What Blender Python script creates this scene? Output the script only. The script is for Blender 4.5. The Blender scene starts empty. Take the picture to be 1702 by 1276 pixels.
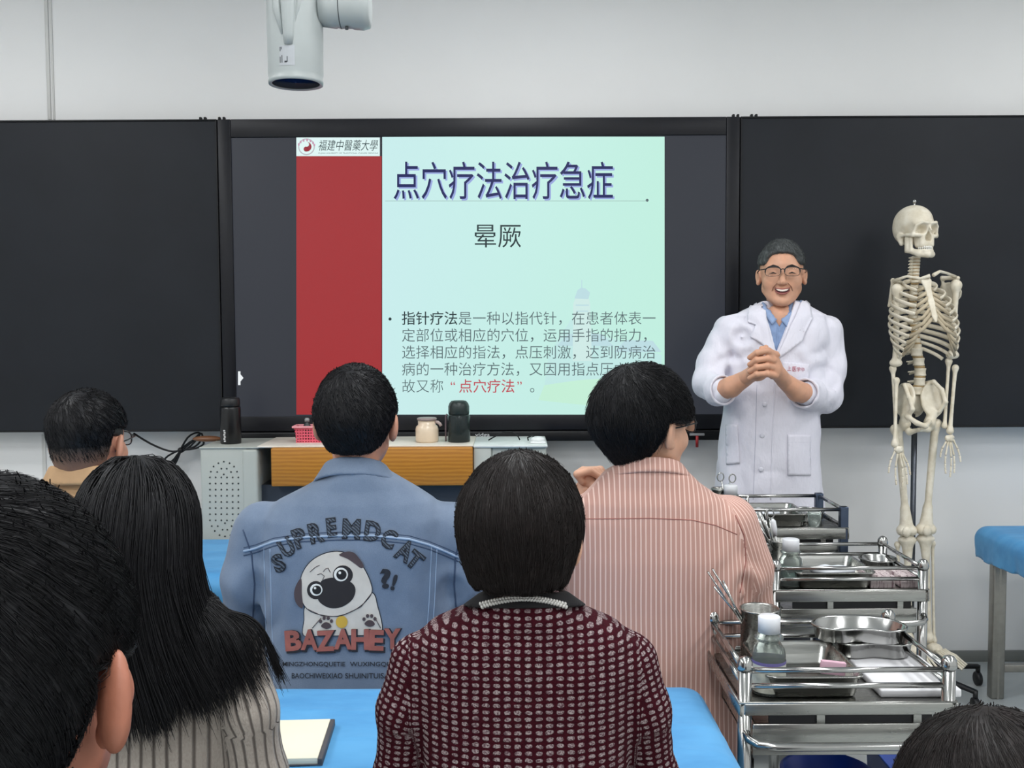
import bpy, bmesh, math, random
import numpy as np
from mathutils import Vector, Matrix
from mathutils.bvhtree import BVHTree

# ------------------------------------------------------------------ camera, world, exposure
SC = bpy.context.scene
COL = SC.collection
CAM_H, FPX, HORIZON, ROLL = 1.418, 1700.0, 540.0, math.radians(0.30)
_p = math.atan((638 - HORIZON) / FPX)
FWD = Vector((0, math.cos(_p), -math.sin(_p)))
_r0, _u0 = Vector((1, 0, 0)), Vector((0, math.sin(_p), math.cos(_p)))
RIGHT = _r0 * math.cos(ROLL) - _u0 * math.sin(ROLL)
UP = _r0 * math.sin(ROLL) + _u0 * math.cos(ROLL)
CPOS = Vector((0, 0, CAM_H))
cd = bpy.data.cameras.new('camera')
cd.sensor_width = 36.0
cd.lens = 36.0 * FPX / 1702.0
cd.clip_start = 0.05
cam = bpy.data.objects.new('camera', cd)
COL.objects.link(cam)
m = Matrix((RIGHT, UP, -FWD)).transposed().to_4x4()
m.translation = CPOS
cam.matrix_world = m
SC.camera = cam
W = bpy.data.worlds.new('room_world')
SC.world = W
W.use_nodes = True
W.node_tree.nodes['Background'].inputs[0].default_value = (0.8, 0.9, 1.0, 1)
W.node_tree.nodes['Background'].inputs[1].default_value = 0.3
SC.view_settings.view_transform = 'Standard'
SC.view_settings.look = 'None'
SC.view_settings.gamma = 1.0
SC.view_settings.use_curve_mapping = False
SC.view_settings.exposure = 0.0
SC.cycles.use_denoising = True
SC.cycles.max_bounces = 6
SC.cycles.diffuse_bounces = 4
SC.cycles.glossy_bounces = 3
SC.cycles.transmission_bounces = 4
SC.cycles.caustics_reflective = False
SC.cycles.caustics_refractive = False
LAMP = 17.0      # emission of the ceiling panels


def P(px, py, Y):
    """photo pixel -> the point at depth Y along its ray"""
    v = FWD * FPX + RIGHT * (px - 851) + UP * (638 - py)
    return CPOS + v * (Y / v.y)


def X(px, Y, py=640):
    return P(px, py, Y).x


def Z(py, Y, px=851):
    return P(px, py, Y).z


# ------------------------------------------------------------------ materials
def lin(c):
    return tuple((v / 12.92 if v <= 0.04045 else ((v + 0.055) / 1.055) ** 2.4) for v in (x / 255.0 for x in c))


class NT:
    def __init__(s, name):
        s.m = bpy.data.materials.new(name)
        s.m.use_nodes = True
        s.t = s.m.node_tree
        s.b = s.t.nodes['Principled BSDF']
        s.out = s.t.nodes['Material Output']

    def n(s, typ, **kw):
        nd = s.t.nodes.new(typ)
        for k, v in kw.items():
            setattr(nd, k, v)
        return nd

    def put(s, sock, v):
        if hasattr(v, 'is_output'):
            s.t.links.new(v, sock)
        elif isinstance(v, (tuple, list)) and len(v) == 3 and sock.type == 'RGBA':
            sock.default_value = (*v, 1)
        else:
            sock.default_value = v

    def math(s, op, a, b=0.0, c=None):
        nd = s.n('ShaderNodeMath', operation=op)
        s.put(nd.inputs[0], a)
        s.put(nd.inputs[1], b)
        if c is not None:
            s.put(nd.inputs[2], c)
        return nd.outputs[0]

    def mix(s, f, a, b, blend='MIX'):
        nd = s.n('ShaderNodeMix', data_type='RGBA', blend_type=blend)
        s.put(nd.inputs[0], f)
        s.put(nd.inputs[6], a)
        s.put(nd.inputs[7], b)
        return nd.outputs[2]

    def ramp(s, f, lo, hi, a=0.0, b=1.0):
        nd = s.n('ShaderNodeMapRange', interpolation_type='SMOOTHSTEP')
        for i, v in enumerate((f, lo, hi, a, b)):
            s.put(nd.inputs[i], v)
        return nd.outputs[0]

    def co(s, kind='Object', scale=(1, 1, 1)):
        tc = s.n('ShaderNodeTexCoord')
        mp = s.n('ShaderNodeMapping')
        mp.inputs['Scale'].default_value = scale
        s.t.links.new(tc.outputs[kind], mp.inputs[0])
        return mp.outputs[0]

    def noise(s, scale, detail=3, rough=0.5, vec=None, stretch=(1, 1, 1)):
        nd = s.n('ShaderNodeTexNoise')
        nd.inputs['Scale'].default_value = scale
        nd.inputs['Detail'].default_value = detail
        nd.inputs['Roughness'].default_value = rough
        s.t.links.new(vec if vec is not None else s.co('Object', stretch), nd.inputs['Vector'])
        return nd.outputs['Fac']

    def bump(s, h, strength=0.3, dist=0.002):
        nd = s.n('ShaderNodeBump')
        nd.inputs['Strength'].default_value = strength
        nd.inputs['Distance'].default_value = dist
        s.put(nd.inputs['Height'], h)
        s.t.links.new(nd.outputs[0], s.b.inputs['Normal'])

    def set(s, **kw):
        names = dict(color='Base Color', rough='Roughness', metal='Metallic', spec='Specular IOR Level',
                     trans='Transmission Weight', ior='IOR', alpha='Alpha', sheen='Sheen Weight',
                     coat='Coat Weight', sss='Subsurface Weight', aniso='Anisotropic', emit='Emission Color',
                     estr='Emission Strength')
        for k, v in kw.items():
            s.put(s.b.inputs[names[k]], v)
        return s


MATS = {}


def pm(name, c, rough=0.5, metal=0.0, var=0.08, vs=12, bump=0.0, bs=120, stretch=(1, 1, 1), **kw):
    """plain procedural material: colour with slight noise variation and relief"""
    if name in MATS:
        return MATS[name]
    t = NT(name)
    c = lin(c)
    f = t.noise(vs, 4, stretch=stretch)
    t.set(color=t.mix(t.ramp(f, 0.3, 0.7), tuple(v * (1 - var) for v in c), tuple(min(1, v * (1 + var)) for v in c)),
          rough=rough, metal=metal, **kw)
    if bump:
        t.bump(t.noise(bs, 3, stretch=stretch), bump)
    MATS[name] = t.m
    return t.m


def emis(name, c, k=1.0, gloss=True):
    if name in MATS:
        return MATS[name]
    t = NT(name)
    f = t.noise(3.0)
    c = lin(c)
    col = t.mix(f, tuple(v * 0.98 for v in c), tuple(v * 1.02 for v in c))
    t.set(color=(0.004, 0.004, 0.004), rough=0.35, spec=0.25, emit=col, estr=k)
    t.m.cycles.emission_sampling = 'NONE'
    MATS[name] = t.m
    return t.m


# ------------------------------------------------------------------ mesh helpers
def mesh_np(name, v, f, smooth=True, uv=None):
    me = bpy.data.meshes.new(name)
    v = np.ascontiguousarray(v, np.float32)
    if isinstance(f, np.ndarray):
        k = f.shape[1]
        me.vertices.add(len(v))
        me.vertices.foreach_set('co', v.ravel())
        me.loops.add(f.size)
        me.loops.foreach_set('vertex_index', np.ascontiguousarray(f, np.int32).ravel())
        me.polygons.add(len(f))
        me.polygons.foreach_set('loop_start', np.arange(0, f.size, k, dtype=np.int32))
        me.update(calc_edges=True)
    else:
        me.from_pydata(v.tolist(), [], f)
    if smooth:
        me.polygons.foreach_set('use_smooth', [True] * len(me.polygons))
    if uv is not None:
        lay = me.uv_layers.new(name='uv')
        li = np.zeros(len(me.loops), dtype=np.int32)
        me.loops.foreach_get('vertex_index', li)
        lay.data.foreach_set('uv', uv[li].astype(np.float32).ravel())
    me.update()
    return me


class G:
    """collects shapes into one mesh"""

    def __init__(s):
        s.v, s.f, s.sm = [], [], []

    def add(s, v, f, smooth=False):
        o = len(s.v)
        s.v += [tuple(map(float, p)) for p in v]
        s.f += [tuple(int(i) + o for i in q) for q in f]
        s.sm += [smooth] * len(f)
        return s

    def box(s, lo, hi, bev=0.0, seg=2, rot=None):
        bm = bmesh.new()
        bmesh.ops.create_cube(bm, size=1)
        lo, hi = Vector(lo), Vector(hi)
        for q in bm.verts:
            q.co = Vector(((lo[i] + hi[i]) / 2 + q.co[i] * (hi[i] - lo[i])) for i in range(3))
        if bev > 0:
            bmesh.ops.bevel(bm, geom=list(bm.edges), offset=bev, segments=seg, profile=0.5, affect='EDGES')
        if rot is not None:
            c = (lo + hi) / 2
            for q in bm.verts:
                q.co = c + rot @ (q.co - c)
        bm.verts.ensure_lookup_table()
        s.add([q.co for q in bm.verts], [[q.index for q in f.verts] for f in bm.faces], bev > 0 and seg > 1)
        bm.free()
        return s

    def tube(s, pts, r, n=8, closed=False, cap=True, flat=1.0):
        pts = [Vector(p) for p in pts]
        k = len(pts)
        rs = r if isinstance(r, (list, tuple)) else [r] * k
        vs, fs = [], []
        up = None
        for i, p in enumerate(pts):
            if closed:
                d = pts[(i + 1) % k] - pts[i - 1]
            else:
                d = pts[min(i + 1, k - 1)] - pts[max(i - 1, 0)]
            d.normalize()
            if up is None:
                up = Vector((0, 0, 1)) if abs(d.z) < 0.9 else Vector((0, 1, 0))
            a = d.cross(up)
            if a.length < 1e-6:
                a = d.cross(Vector((1, 0, 0)))
            a.normalize()
            up = a.cross(d).normalized()
            for j in range(n):
                t = 2 * math.pi * j / n
                vs.append(p + a * math.cos(t) * rs[i] + up * math.sin(t) * rs[i] * flat)
        for i in range(k if closed else k - 1):
            for j in range(n):
                q = (i + 1) % k
                fs.append((i * n + j, i * n + (j + 1) % n, q * n + (j + 1) % n, q * n + j))
        if cap and not closed:
            fs.append(tuple(range(n - 1, -1, -1)))
            fs.append(tuple((k - 1) * n + j for j in range(n)))
        return s.add(vs, fs, True)

    def cyl(s, a, b, r, r2=None, n=20):
        return s.tube([a, b], [r, r if r2 is None else r2], n)

    def lathe(s, prof, n=28, c=(0, 0, 0), sx=1.0, sy=1.0, cap0=True, cap1=True):
        vs, fs = [], []
        for r, z in prof:
            for j in range(n):
                t = 2 * math.pi * j / n
                vs.append((c[0] + r * math.cos(t) * sx, c[1] + r * math.sin(t) * sy, c[2] + z))
        k = len(prof)
        for i in range(k - 1):
            for j in range(n):
                fs.append((i * n + j, i * n + (j + 1) % n, (i + 1) * n + (j + 1) % n, (i + 1) * n + j))
        if cap0:
            fs.append(tuple(range(n - 1, -1, -1)))
        if cap1:
            fs.append(tuple((k - 1) * n + j for j in range(n)))
        return s.add(vs, fs, True)

    def ball(s, c, r, n=12):
        if not isinstance(r, (tuple, list)):
            r = (r, r, r)
        k = max(5, n // 2 + 1)
        vs, fs = [], []
        for i in range(k):
            ph = math.pi * (i + 0.001) / (k - 1 + 0.002)
            for j in range(n):
                t = 2 * math.pi * j / n
                vs.append((c[0] + r[0] * math.sin(ph) * math.cos(t), c[1] + r[1] * math.sin(ph) * math.sin(t),
                           c[2] + r[2] * math.cos(ph)))
        for i in range(k - 1):
            for j in range(n):
                fs.append(((i + 1) * n + j, (i + 1) * n + (j + 1) % n, i * n + (j + 1) % n, i * n + j))
        return s.add(vs, fs, True)

    def prism(s, poly, y0, y1):
        """polygon in (x, z), given thickness along y"""
        n = len(poly)
        vs = [(x, y0, z) for x, z in poly] + [(x, y1, z) for x, z in poly]
        fs = [tuple(range(n)), tuple(range(2 * n - 1, n - 1, -1))]
        fs += [(i, i + n, (i + 1) % n + n, (i + 1) % n) for i in range(n)]
        return s.add(vs, fs)

    def mesh(s, name):
        me = bpy.data.meshes.new(name)
        me.from_pydata(s.v, [], s.f)
        me.polygons.foreach_set('use_smooth', s.sm)
        bm = bmesh.new()
        bm.from_mesh(me)
        bmesh.ops.recalc_face_normals(bm, faces=bm.faces)
        bm.to_mesh(me)
        bm.free()
        me.update()
        for e in ('sharp_edge',):
            pass
        return me


def ob(name, data, mat=None, parent=None, loc=None, rz=0.0):
    me = data.mesh(name) if isinstance(data, G) else data
    o = bpy.data.objects.new(name, me)
    COL.objects.link(o)
    if mat is not None:
        me.materials.clear()
        me.materials.append(mat)
    if parent is not None:
        o.parent = parent
    if loc is not None:
        o.location = loc
    o.rotation_euler.z = rz
    if 'sheet' in me:
        md = o.modifiers.new('thickness', 'SOLIDIFY')
        md.thickness = me['sheet']
        md.offset = -1
    return o


def tag(o, label=None, cat=None, group=None, kind=None):
    for k, v in (('label', label), ('category', cat), ('group', group), ('kind', kind)):
        if v:
            o[k] = v
    return o


def thing(name, label, cat, loc=(0, 0, 0), rz=0.0, group=None):
    o = bpy.data.objects.new(name, None)
    COL.objects.link(o)
    o.location = loc
    o.rotation_euler.z = rz
    o.empty_display_size = 0.05
    return tag(o, label, cat, group)


def struct(name, g, mat):
    return tag(ob(name, g, mat), kind='structure')


def text_mesh(txt, size, align='CENTER', bold=0.0, sx=1.0, shear=0.0, spacing=1.0, line=1.0):
    """lettering as a flat mesh in the local XY plane"""
    cu = bpy.data.curves.new('lettering', 'FONT')
    cu.body = txt
    cu.size = size
    cu.align_x = align
    cu.align_y = 'CENTER'
    cu.offset = bold
    cu.shear = shear
    cu.space_character = spacing
    cu.space_line = line
    cu.resolution_u = 3
    o = bpy.data.objects.new('lettering', cu)
    COL.objects.link(o)
    dg = bpy.context.evaluated_depsgraph_get()
    me = bpy.data.meshes.new_from_object(o.evaluated_get(dg))
    v = np.array([q.co[:] for q in me.vertices]).reshape(-1, 3)
    f = [list(q.vertices) for q in me.polygons]
    bpy.data.objects.remove(o)
    bpy.data.curves.remove(cu)
    bpy.data.meshes.remove(me)
    if len(v):
        v[:, 0] *= sx
    return v, f


# ------------------------------------------------------------------ smooth solids (distance fields -> surface)
def nrm(v):
    return np.sqrt((v * v).sum(-1))


def smin(a, b, k):
    h = np.clip(0.5 + 0.5 * (b - a) / k, 0, 1)
    return b + (a - b) * h - k * h * (1 - h)


def smax(a, b, k):
    return -smin(-a, -b, k)


def rc(Q, a, b, ra, rb):
    a, b = np.array(a, np.float32), np.array(b, np.float32)
    d = b - a
    t = np.clip(((Q - a) @ d) / max(1e-9, float(d @ d)), 0, 1)
    return nrm(Q - a - t[:, None] * d) - (ra + (rb - ra) * t)


def ell(Q, c, r, R=None):
    q = Q - np.array(c, np.float32)
    if R is not None:
        q = q @ np.array(R, np.float32)      # columns of R = local axes
    r = np.array(r, np.float32)
    k0 = nrm(q / r)
    k1 = nrm(q / (r * r)) + 1e-9
    return k0 * (k0 - 1) / k1


def rbox(Q, c, half, rad, R=None):
    q = Q - np.array(c, np.float32)
    if R is not None:
        q = q @ np.array(R, np.float32)
    d = np.abs(q) - (np.array(half, np.float32) - rad)
    return nrm(np.maximum(d, 0)) + np.minimum(d.max(-1), 0) - rad


def chain(Q, pts, rs, k=0.006):
    d = None
    for i in range(len(pts) - 1):
        e = rc(Q, pts[i], pts[i + 1], rs[i], rs[i + 1])
        d = e if d is None else smin(d, e, k)
    return d


def loft(Q, rows, p=2.4):
    """rows of (z, cx, cy, half width, half depth), ascending z"""
    rows = sorted(rows)
    z = np.array([r[0] for r in rows])
    cx, cy, a, b = (np.interp(Q[:, 2], z, np.array([r[i] for r in rows])) for i in (1, 2, 3, 4))
    x, y = np.abs(Q[:, 0] - cx) / a, np.abs(Q[:, 1] - cy) / b
    q = (x ** p + y ** p) ** (1 / p)
    d = (q - 1) * np.minimum(a, b)
    return np.maximum(d, np.maximum(Q[:, 2] - z[-1], z[0] - Q[:, 2]))


_h = np.random.RandomState(5).rand(32, 32, 32).astype(np.float32)


def vn(Q, f):
    """value noise in [-1, 1]"""
    q = Q * np.array(f, np.float32)
    i = np.floor(q).astype(np.int32)
    w = q - i
    w = w * w * (3 - 2 * w)
    r = 0
    for a in (0, 1):
        for b in (0, 1):
            for c in (0, 1):
                ww = (w[:, 0] if a else 1 - w[:, 0]) * (w[:, 1] if b else 1 - w[:, 1]) * (w[:, 2] if c else 1 - w[:, 2])
                r = r + ww * _h[(i[:, 0] + a) % 32, (i[:, 1] + b) % 32, (i[:, 2] + c) % 32]
    return r * 2 - 1


def surf(fn, lo, hi, h):
    """surface nets over a block-sparse grid; returns verts, quads"""
    lo = np.array(lo, np.float32)
    B = 4
    nc = np.ceil((np.array(hi) - lo) / (h * B)).astype(int)
    gx = [lo[i] + np.arange(nc[i] + 1) * h * B for i in range(3)]
    pc = np.stack(np.meshgrid(*gx, indexing='ij'), -1).reshape(-1, 3).astype(np.float32)
    vc = fn(pc).reshape(nc + 1)
    near = np.abs(vc) < h * B * 1.9
    act = np.zeros(nc, bool)
    sg = np.zeros(nc, np.float32)
    for a in (0, 1):
        for b in (0, 1):
            for c in (0, 1):
                sl = (slice(a, a + nc[0]), slice(b, b + nc[1]), slice(c, c + nc[2]))
                act |= near[sl]
                sg = vc[sl]
    v = np.repeat(np.repeat(np.repeat(np.where(vc[:-1, :-1, :-1] < 0, -1, 1).astype(np.float32), B, 0), B, 1), B, 2)
    cells = np.argwhere(act)
    off = np.stack(np.meshgrid(*[np.arange(B)] * 3, indexing='ij'), -1).reshape(-1, 3)
    idx = (cells[:, None, :] * B + off[None]).reshape(-1, 3)
    v[idx[:, 0], idx[:, 1], idx[:, 2]] = fn((lo + idx * h).astype(np.float32))
    s = v < 0
    n = np.array(v.shape) - 1
    cnt = np.zeros(n, np.int8)
    cor = [(a, b, c) for a in (0, 1) for b in (0, 1) for c in (0, 1)]
    for a, b, c in cor:
        cnt += s[a:a + n[0], b:b + n[1], c:c + n[2]]
    ci = np.argwhere((cnt > 0) & (cnt < 8))
    vals = np.stack([v[ci[:, 0] + a, ci[:, 1] + b, ci[:, 2] + c] for a, b, c in cor], 1)
    acc = np.zeros((len(ci), 3), np.float32)
    num = np.zeros(len(ci), np.float32)
    for i, p in enumerate(cor):
        for j, q in enumerate(cor):
            if j > i and sum(abs(p[k] - q[k]) for k in range(3)) == 1:
                a, b = vals[:, i], vals[:, j]
                m_ = (a < 0) != (b < 0)
                t = np.where(m_, a / np.where(m_, a - b, 1), 0)[:, None]
                pt = np.array(p, np.float32) + t * (np.array(q, np.float32) - np.array(p, np.float32))
                acc += pt * m_[:, None]
                num += m_
    verts = lo + (ci + acc / num[:, None]) * h
    mp = -np.ones(n, np.int32)
    mp[ci[:, 0], ci[:, 1], ci[:, 2]] = np.arange(len(ci))
    faces = []
    for ax in range(3):
        a, b = [(1, 2), (2, 0), (0, 1)][ax]
        s0 = [slice(0, n[i]) for i in range(3)]
        s1 = list(s0)
        s1[ax] = slice(1, n[ax] + 1)
        s0[a] = s1[a] = slice(1, n[a])
        s0[b] = s1[b] = slice(1, n[b])
        A, Bq = s[tuple(s0)], s[tuple(s1)]
        e = np.argwhere(A != Bq)
        flip = A[e[:, 0], e[:, 1], e[:, 2]]
        base = e.copy()
        base[:, a] += 1
        base[:, b] += 1

        def cell(da, db):
            q = base.copy()
            q[:, a] += da
            q[:, b] += db
            return mp[q[:, 0], q[:, 1], q[:, 2]]
        q = np.stack([cell(-1, -1), cell(0, -1), cell(0, 0), cell(-1, 0)], 1)
        q = np.where(flip[:, None], q, q[:, ::-1])
        faces.append(q[(q >= 0).all(1)])
    return verts, np.concatenate(faces)


def join(*vf):
    vs, fs, o = [], [], 0
    for v, f in vf:
        v = np.asarray(v, float)
        vs.append(v)
        fs.append(np.asarray(f, np.int64) + o)
        o += len(v)
    return np.concatenate(vs), np.concatenate(fs)


def rotm(yaw=0.0, pitch=0.0, roll=0.0):
    """local -> world: yaw turns +Y towards -X, pitch lifts the face, roll tips towards +X"""
    return np.array((Matrix.Rotation(yaw, 3, 'Z') @ Matrix.Rotation(pitch, 3, 'X') @ Matrix.Rotation(roll, 3, 'Y')), np.float32)


def copy_tree(o, parent=None):
    c = o.copy()
    COL.objects.link(c)
    c.parent = parent
    for ch in o.children:
        copy_tree(ch, c)
    return c
# ------------------------------------------------------------------ room shell
YW = 4.22                      # front wall
XL, XR, YB, ZC = -3.6, 3.9, -2.6, 3.0
m_wall = pm('wall_paint', (232, 232, 231), 0.6, var=0.015, vs=2, bump=0.05, bs=300)
m_ceil = pm('ceiling_paint', (232, 232, 230), 0.8, var=0.01)
t = NT('floor_vinyl')
f1 = t.noise(2.2, 5, 0.6)
t.set(color=t.mix(t.ramp(f1, 0.3, 0.7), lin((176, 182, 182)), lin((190, 194, 193))), rough=0.32)
t.bump(t.noise(40, 2), 0.04)
m_floor = t.m
struct('floor', G().box((XL, YB, -0.1), (XR, YW, 0)), m_floor)
struct('ceiling', G().box((XL, YB, ZC), (XR, YW, ZC + 0.1)), m_ceil)
struct('wall_front', G().box((XL, YW, 0), (XR, YW + 0.1, ZC)), m_wall)
struct('wall_back', G().box((XL, YB - 0.1, 0), (XR, YB, ZC)), m_wall)
struct('wall_left', G().box((XL - 0.1, YB, 0), (XL, YW, ZC)), m_wall)
struct('wall_right', G().box((XR, YB, 0), (XR + 0.1, YW, ZC)), m_wall)
m_base = pm('baseboard_grey', (118, 120, 116), 0.45, var=0.03)
struct('baseboard_front', G().box((XL, YW - 0.012, 0), (XR, YW, Z(1080, YW, 1600)), 0.003), m_base)
m_trim = pm('trim_white', (205, 205, 202), 0.5, var=0.02)
xt = X(86, YW, 150)
struct('trim_1', G().box((xt - 0.018, YW - 0.006, Z(199, YW, 80)), (xt - 0.004, YW, ZC), 0.002)
       .box((xt + 0.003, YW - 0.004, Z(199, YW, 80)), (xt + 0.011, YW, ZC), 0.001), m_trim)
xt = X(74, YW, 760)
struct('trim_2', G().box((xt - 0.008, YW - 0.005, Z(1080, YW, 80)), (xt + 0.008, YW, Z(722, YW, 80)), 0.002), m_trim)

# ceiling light panels
m_lampframe = pm('lamp_frame_white', (235, 235, 235), 0.5)
m_diff = NT('lamp_diffuser')
nf = m_diff.noise(4)
m_diff.set(color=(0.8, 0.8, 0.8), rough=0.6, emit=m_diff.mix(nf, (0.96, 0.98, 1.0), (1.0, 1.0, 1.0)), estr=LAMP)
m_diff = m_diff.m
k = 0
ROWN = ['rearmost', 'rear middle', 'front middle', 'frontmost']
CLN = ['left', 'centre', 'right']
for iy, yy in enumerate((-1.6, 0.0, 1.4, 2.75)):
    for ix, xx in enumerate((-2.3, 0.1, 2.5)):
        tp = thing('ceiling_light_panel', 'white square ceiling light panel in the %s row, %s column' % (ROWN[iy], CLN[ix]),
                   'light', (xx, yy, ZC), group='ceiling light panels')
        ob('frame', G().box((-0.31, -0.31, -0.02), (0.31, -0.295, 0)).box((-0.31, 0.295, -0.02), (0.31, 0.31, 0))
           .box((-0.31, -0.295, -0.02), (-0.295, 0.295, 0)).box((0.295, -0.295, -0.02), (0.31, 0.295, 0)), m_lampframe, tp)
        ob('diffuser', G().add([(-0.295, -0.295, -0.012), (-0.295, 0.295, -0.012), (0.295, 0.295, -0.012), (0.295, -0.295, -0.012)], [(0, 1, 2, 3)]), m_diff, tp)

# ------------------------------------------------------------------ blackboards and display
YD = 4.11                      # front face of the display
m_board = pm('blackboard_dark_green_grey', (30, 33, 38), 0.5, var=0.1, vs=3, bump=0.03, bs=400, spec=0.22)
m_black = pm('black_plastic', (14, 15, 18), 0.4, var=0.15, spec=0.3)
m_bezel = pm('display_bezel', (17, 18, 24), 0.42, var=0.1, spec=0.3)
zt, zb = Z(195.5, YD), Z(714, YD)
for nm, x0, x1, cx in (('left', -3.3, X(369, YD), (345,)), ('right', X(1228, YD), 3.55, (1251,))):
    tb = thing('blackboard', 'matte dark wall blackboard panel on the %s side of the display' % nm, 'blackboard',
               (x0, YD, zb), group='blackboard panels')
    w = x1 - x0
    ob('writing_surface', G().box((0.004, 0.004, 0.006), (w - 0.004, 0.10, zt - zb - 0.006)), m_board, tb)
    fr = G()
    fr.box((0, -0.002, 0), (w, 0.105, 0.006), 0.001).box((0, -0.002, zt - zb - 0.006), (w, 0.105, zt - zb), 0.001)
    fr.box((0, -0.002, 0.006), (0.005, 0.105, zt - zb - 0.006)).box((w - 0.005, -0.002, 0.006), (w, 0.105, zt - zb - 0.006))
    ob('edge_frame', fr, m_black, tb)
    for c in cx:
        xx = X(c, YD) - x0
        ob('top_clip', G().box((xx - 0.014, 0.01, zt - zb), (xx - 0.004, 0.03, zt - zb + 0.012), 0.003)
           .box((xx + 0.004, 0.01, zt - zb), (xx + 0.014, 0.03, zt - zb + 0.012), 0.003), m_black, tb)

x0, x1 = X(370, YD), X(1227, YD)
dz0 = Z(733, YD)
td = thing('interactive_display', 'large black wall-mounted display showing a Chinese lecture slide', 'display', (x0, YD, dz0))


def D(px, py, layer=0):
    """photo pixel on the display face -> local display coordinates"""
    y = YD - 0.0012 * layer
    q = P(px, py, YD)
    return (q.x - x0, y - YD, q.z - dz0)


sx0, sx1 = D(388, 455)[0], D(1206, 455)[0]
sz0, sz1 = D(851, 690)[2], D(851, 226)[2]
w, h = x1 - x0, zt - dz0
ob('bezel', G().box((0, 0, sz0), (sx0, 0.09, h), 0.003).box((sx1, 0, sz0), (w, 0.09, h), 0.003)
   .box((sx0, 0, sz1), (sx1, 0.09, h), 0.003).box((0, 0.002, D(851, 715)[2]), (w, 0.09, sz0), 0.003), m_bezel, td)
ob('speaker_bar', G().box((0.02, -0.006, 0), (w - 0.02, 0.08, D(851, 716)[2]), 0.006), m_black, td)
ob('screen', G().box((sx0, 0.008, sz0), (sx1, 0.02, sz1)), emis('screen_dark_bar', (48, 51, 59)), td)
for c in (376, 1221):
    xx = X(c, YD) - x0
    ob('top_clip', G().box((xx - 0.014, 0.01, h), (xx - 0.004, 0.03, h + 0.012), 0.003)
       .box((xx + 0.004, 0.01, h), (xx + 0.014, 0.03, h + 0.012), 0.003), m_black, td)
YS = 0.008      # screen plane (local y)


def flat(name, polys, mat, layer, parent=td):
    g = G()
    for po in polys:
        vs = []
        for q in po:
            a = D(*q)
            vs.append((a[0], YS - 0.0009 * layer, a[2]))
        g.add(vs, [tuple(range(len(vs)))])
    return ob(name, g, mat, parent)


def rectp(a, b, c, d):
    return [(a, b), (c, b), (c, d), (a, d)]


def oval(cx, cy, rx, ry, a0=0, a1=2 * math.pi, n=24):
    return [(cx + rx * math.cos(a0 + (a1 - a0) * i / n), cy + ry * math.sin(a0 + (a1 - a0) * i / n)) for i in range(n + (a1 - a0 < 6.28))]


# slide background: soft vertical and sideways tint of the slide itself
t = NT('slide_mint')
sp = t.n('ShaderNodeSeparateXYZ')
t.t.links.new(t.co('Generated'), sp.inputs[0])
cc = t.mix(sp.outputs['X'], lin((206, 243, 243)), lin((198, 245, 229)))
t.set(color=(0.004, 0.004, 0.004), rough=0.35, spec=0.25, emit=cc, estr=0.93)
flat('slide_background', [rectp(635, 226.5, 1105, 689)], t.m, 1)
flat('slide_sidebar', [rectp(492, 259, 634, 689)], emis('slide_red', (160, 46, 50)), 1)
flat('slide_header_plate', [rectp(492, 228, 631, 259)], emis('slide_plate', (222, 244, 243)), 2)
flat('logo_ring', [oval(509, 243.5, 14, 14)], emis('logo_grey', (186, 190, 196)), 3)
flat('logo_disc', [oval(509, 243.5, 12, 12)], emis('slide_plate', (222, 244, 243)), 4)
flat('logo_letters', [[(509 + 13.5 * math.cos(a) - 1.5, 243.5 + 11 * math.sin(a) - 2), (509 + 13.5 * math.cos(a) + 1.5, 243.5 + 11 * math.sin(a) - 2),
                       (509 + 13.5 * math.cos(a) + 1.2, 243.5 + 11 * math.sin(a) + 2), (509 + 13.5 * math.cos(a) - 1.2, 243.5 + 11 * math.sin(a) + 2)]
                      for a in [math.radians(d) for d in (200, 225, 250, 275, 300, 325, 345)]], emis('logo_mauve', (196, 150, 175)), 5)
red = emis('logo_red', (150, 50, 62))
flat('logo_swirl', [oval(509.5, 243.5, 8, 8, -math.pi / 2, math.pi / 2, 14) , oval(508.5, 247.5, 4.2, 4.2)], red, 5)
flat('logo_swirl_light', [oval(509.5, 239.6, 4, 4)], emis('slide_plate', (222, 244, 243)), 6)

_a, _ = text_mesh('国国', 1.0, 'LEFT')
_b, _ = text_mesh('国', 1.0, 'LEFT')
EM = (np.ptp(_a[:, 0]) - np.ptp(_b[:, 0]))
_bc = float(_b[:, 1].mean())


def slide_text(name, txt, px, py, pitch, hpx, mat, layer, bold=0.0, fit=None, dx=0, dy=0, shear=0.0):
    """lettering starting at pixel px with a given character pitch, centred on row py"""
    v, f = text_mesh(txt, 1.0, 'LEFT', bold=bold, shear=shear)
    if fit:
        v[:, 0] = (v[:, 0] - v[:, 0].min()) / np.ptp(v[:, 0]) * (fit[1] - fit[0]) + fit[0]
        v[:, 1] = fit[3] - (v[:, 1] - v[:, 1].min()) / np.ptp(v[:, 1]) * (fit[3] - fit[2])
    else:
        v[:, 0] = px + v[:, 0] * pitch / EM
        v[:, 1] = py - (v[:, 1] - _bc) * hpx / EM
    vs = []
    for q in v:
        a = D(q[0] + dx, q[1] + dy)
        vs.append((a[0], YS - 0.0009 * layer, a[2]))
    g = G().add(vs, f)
    return ob(name, g, mat, td)


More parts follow.
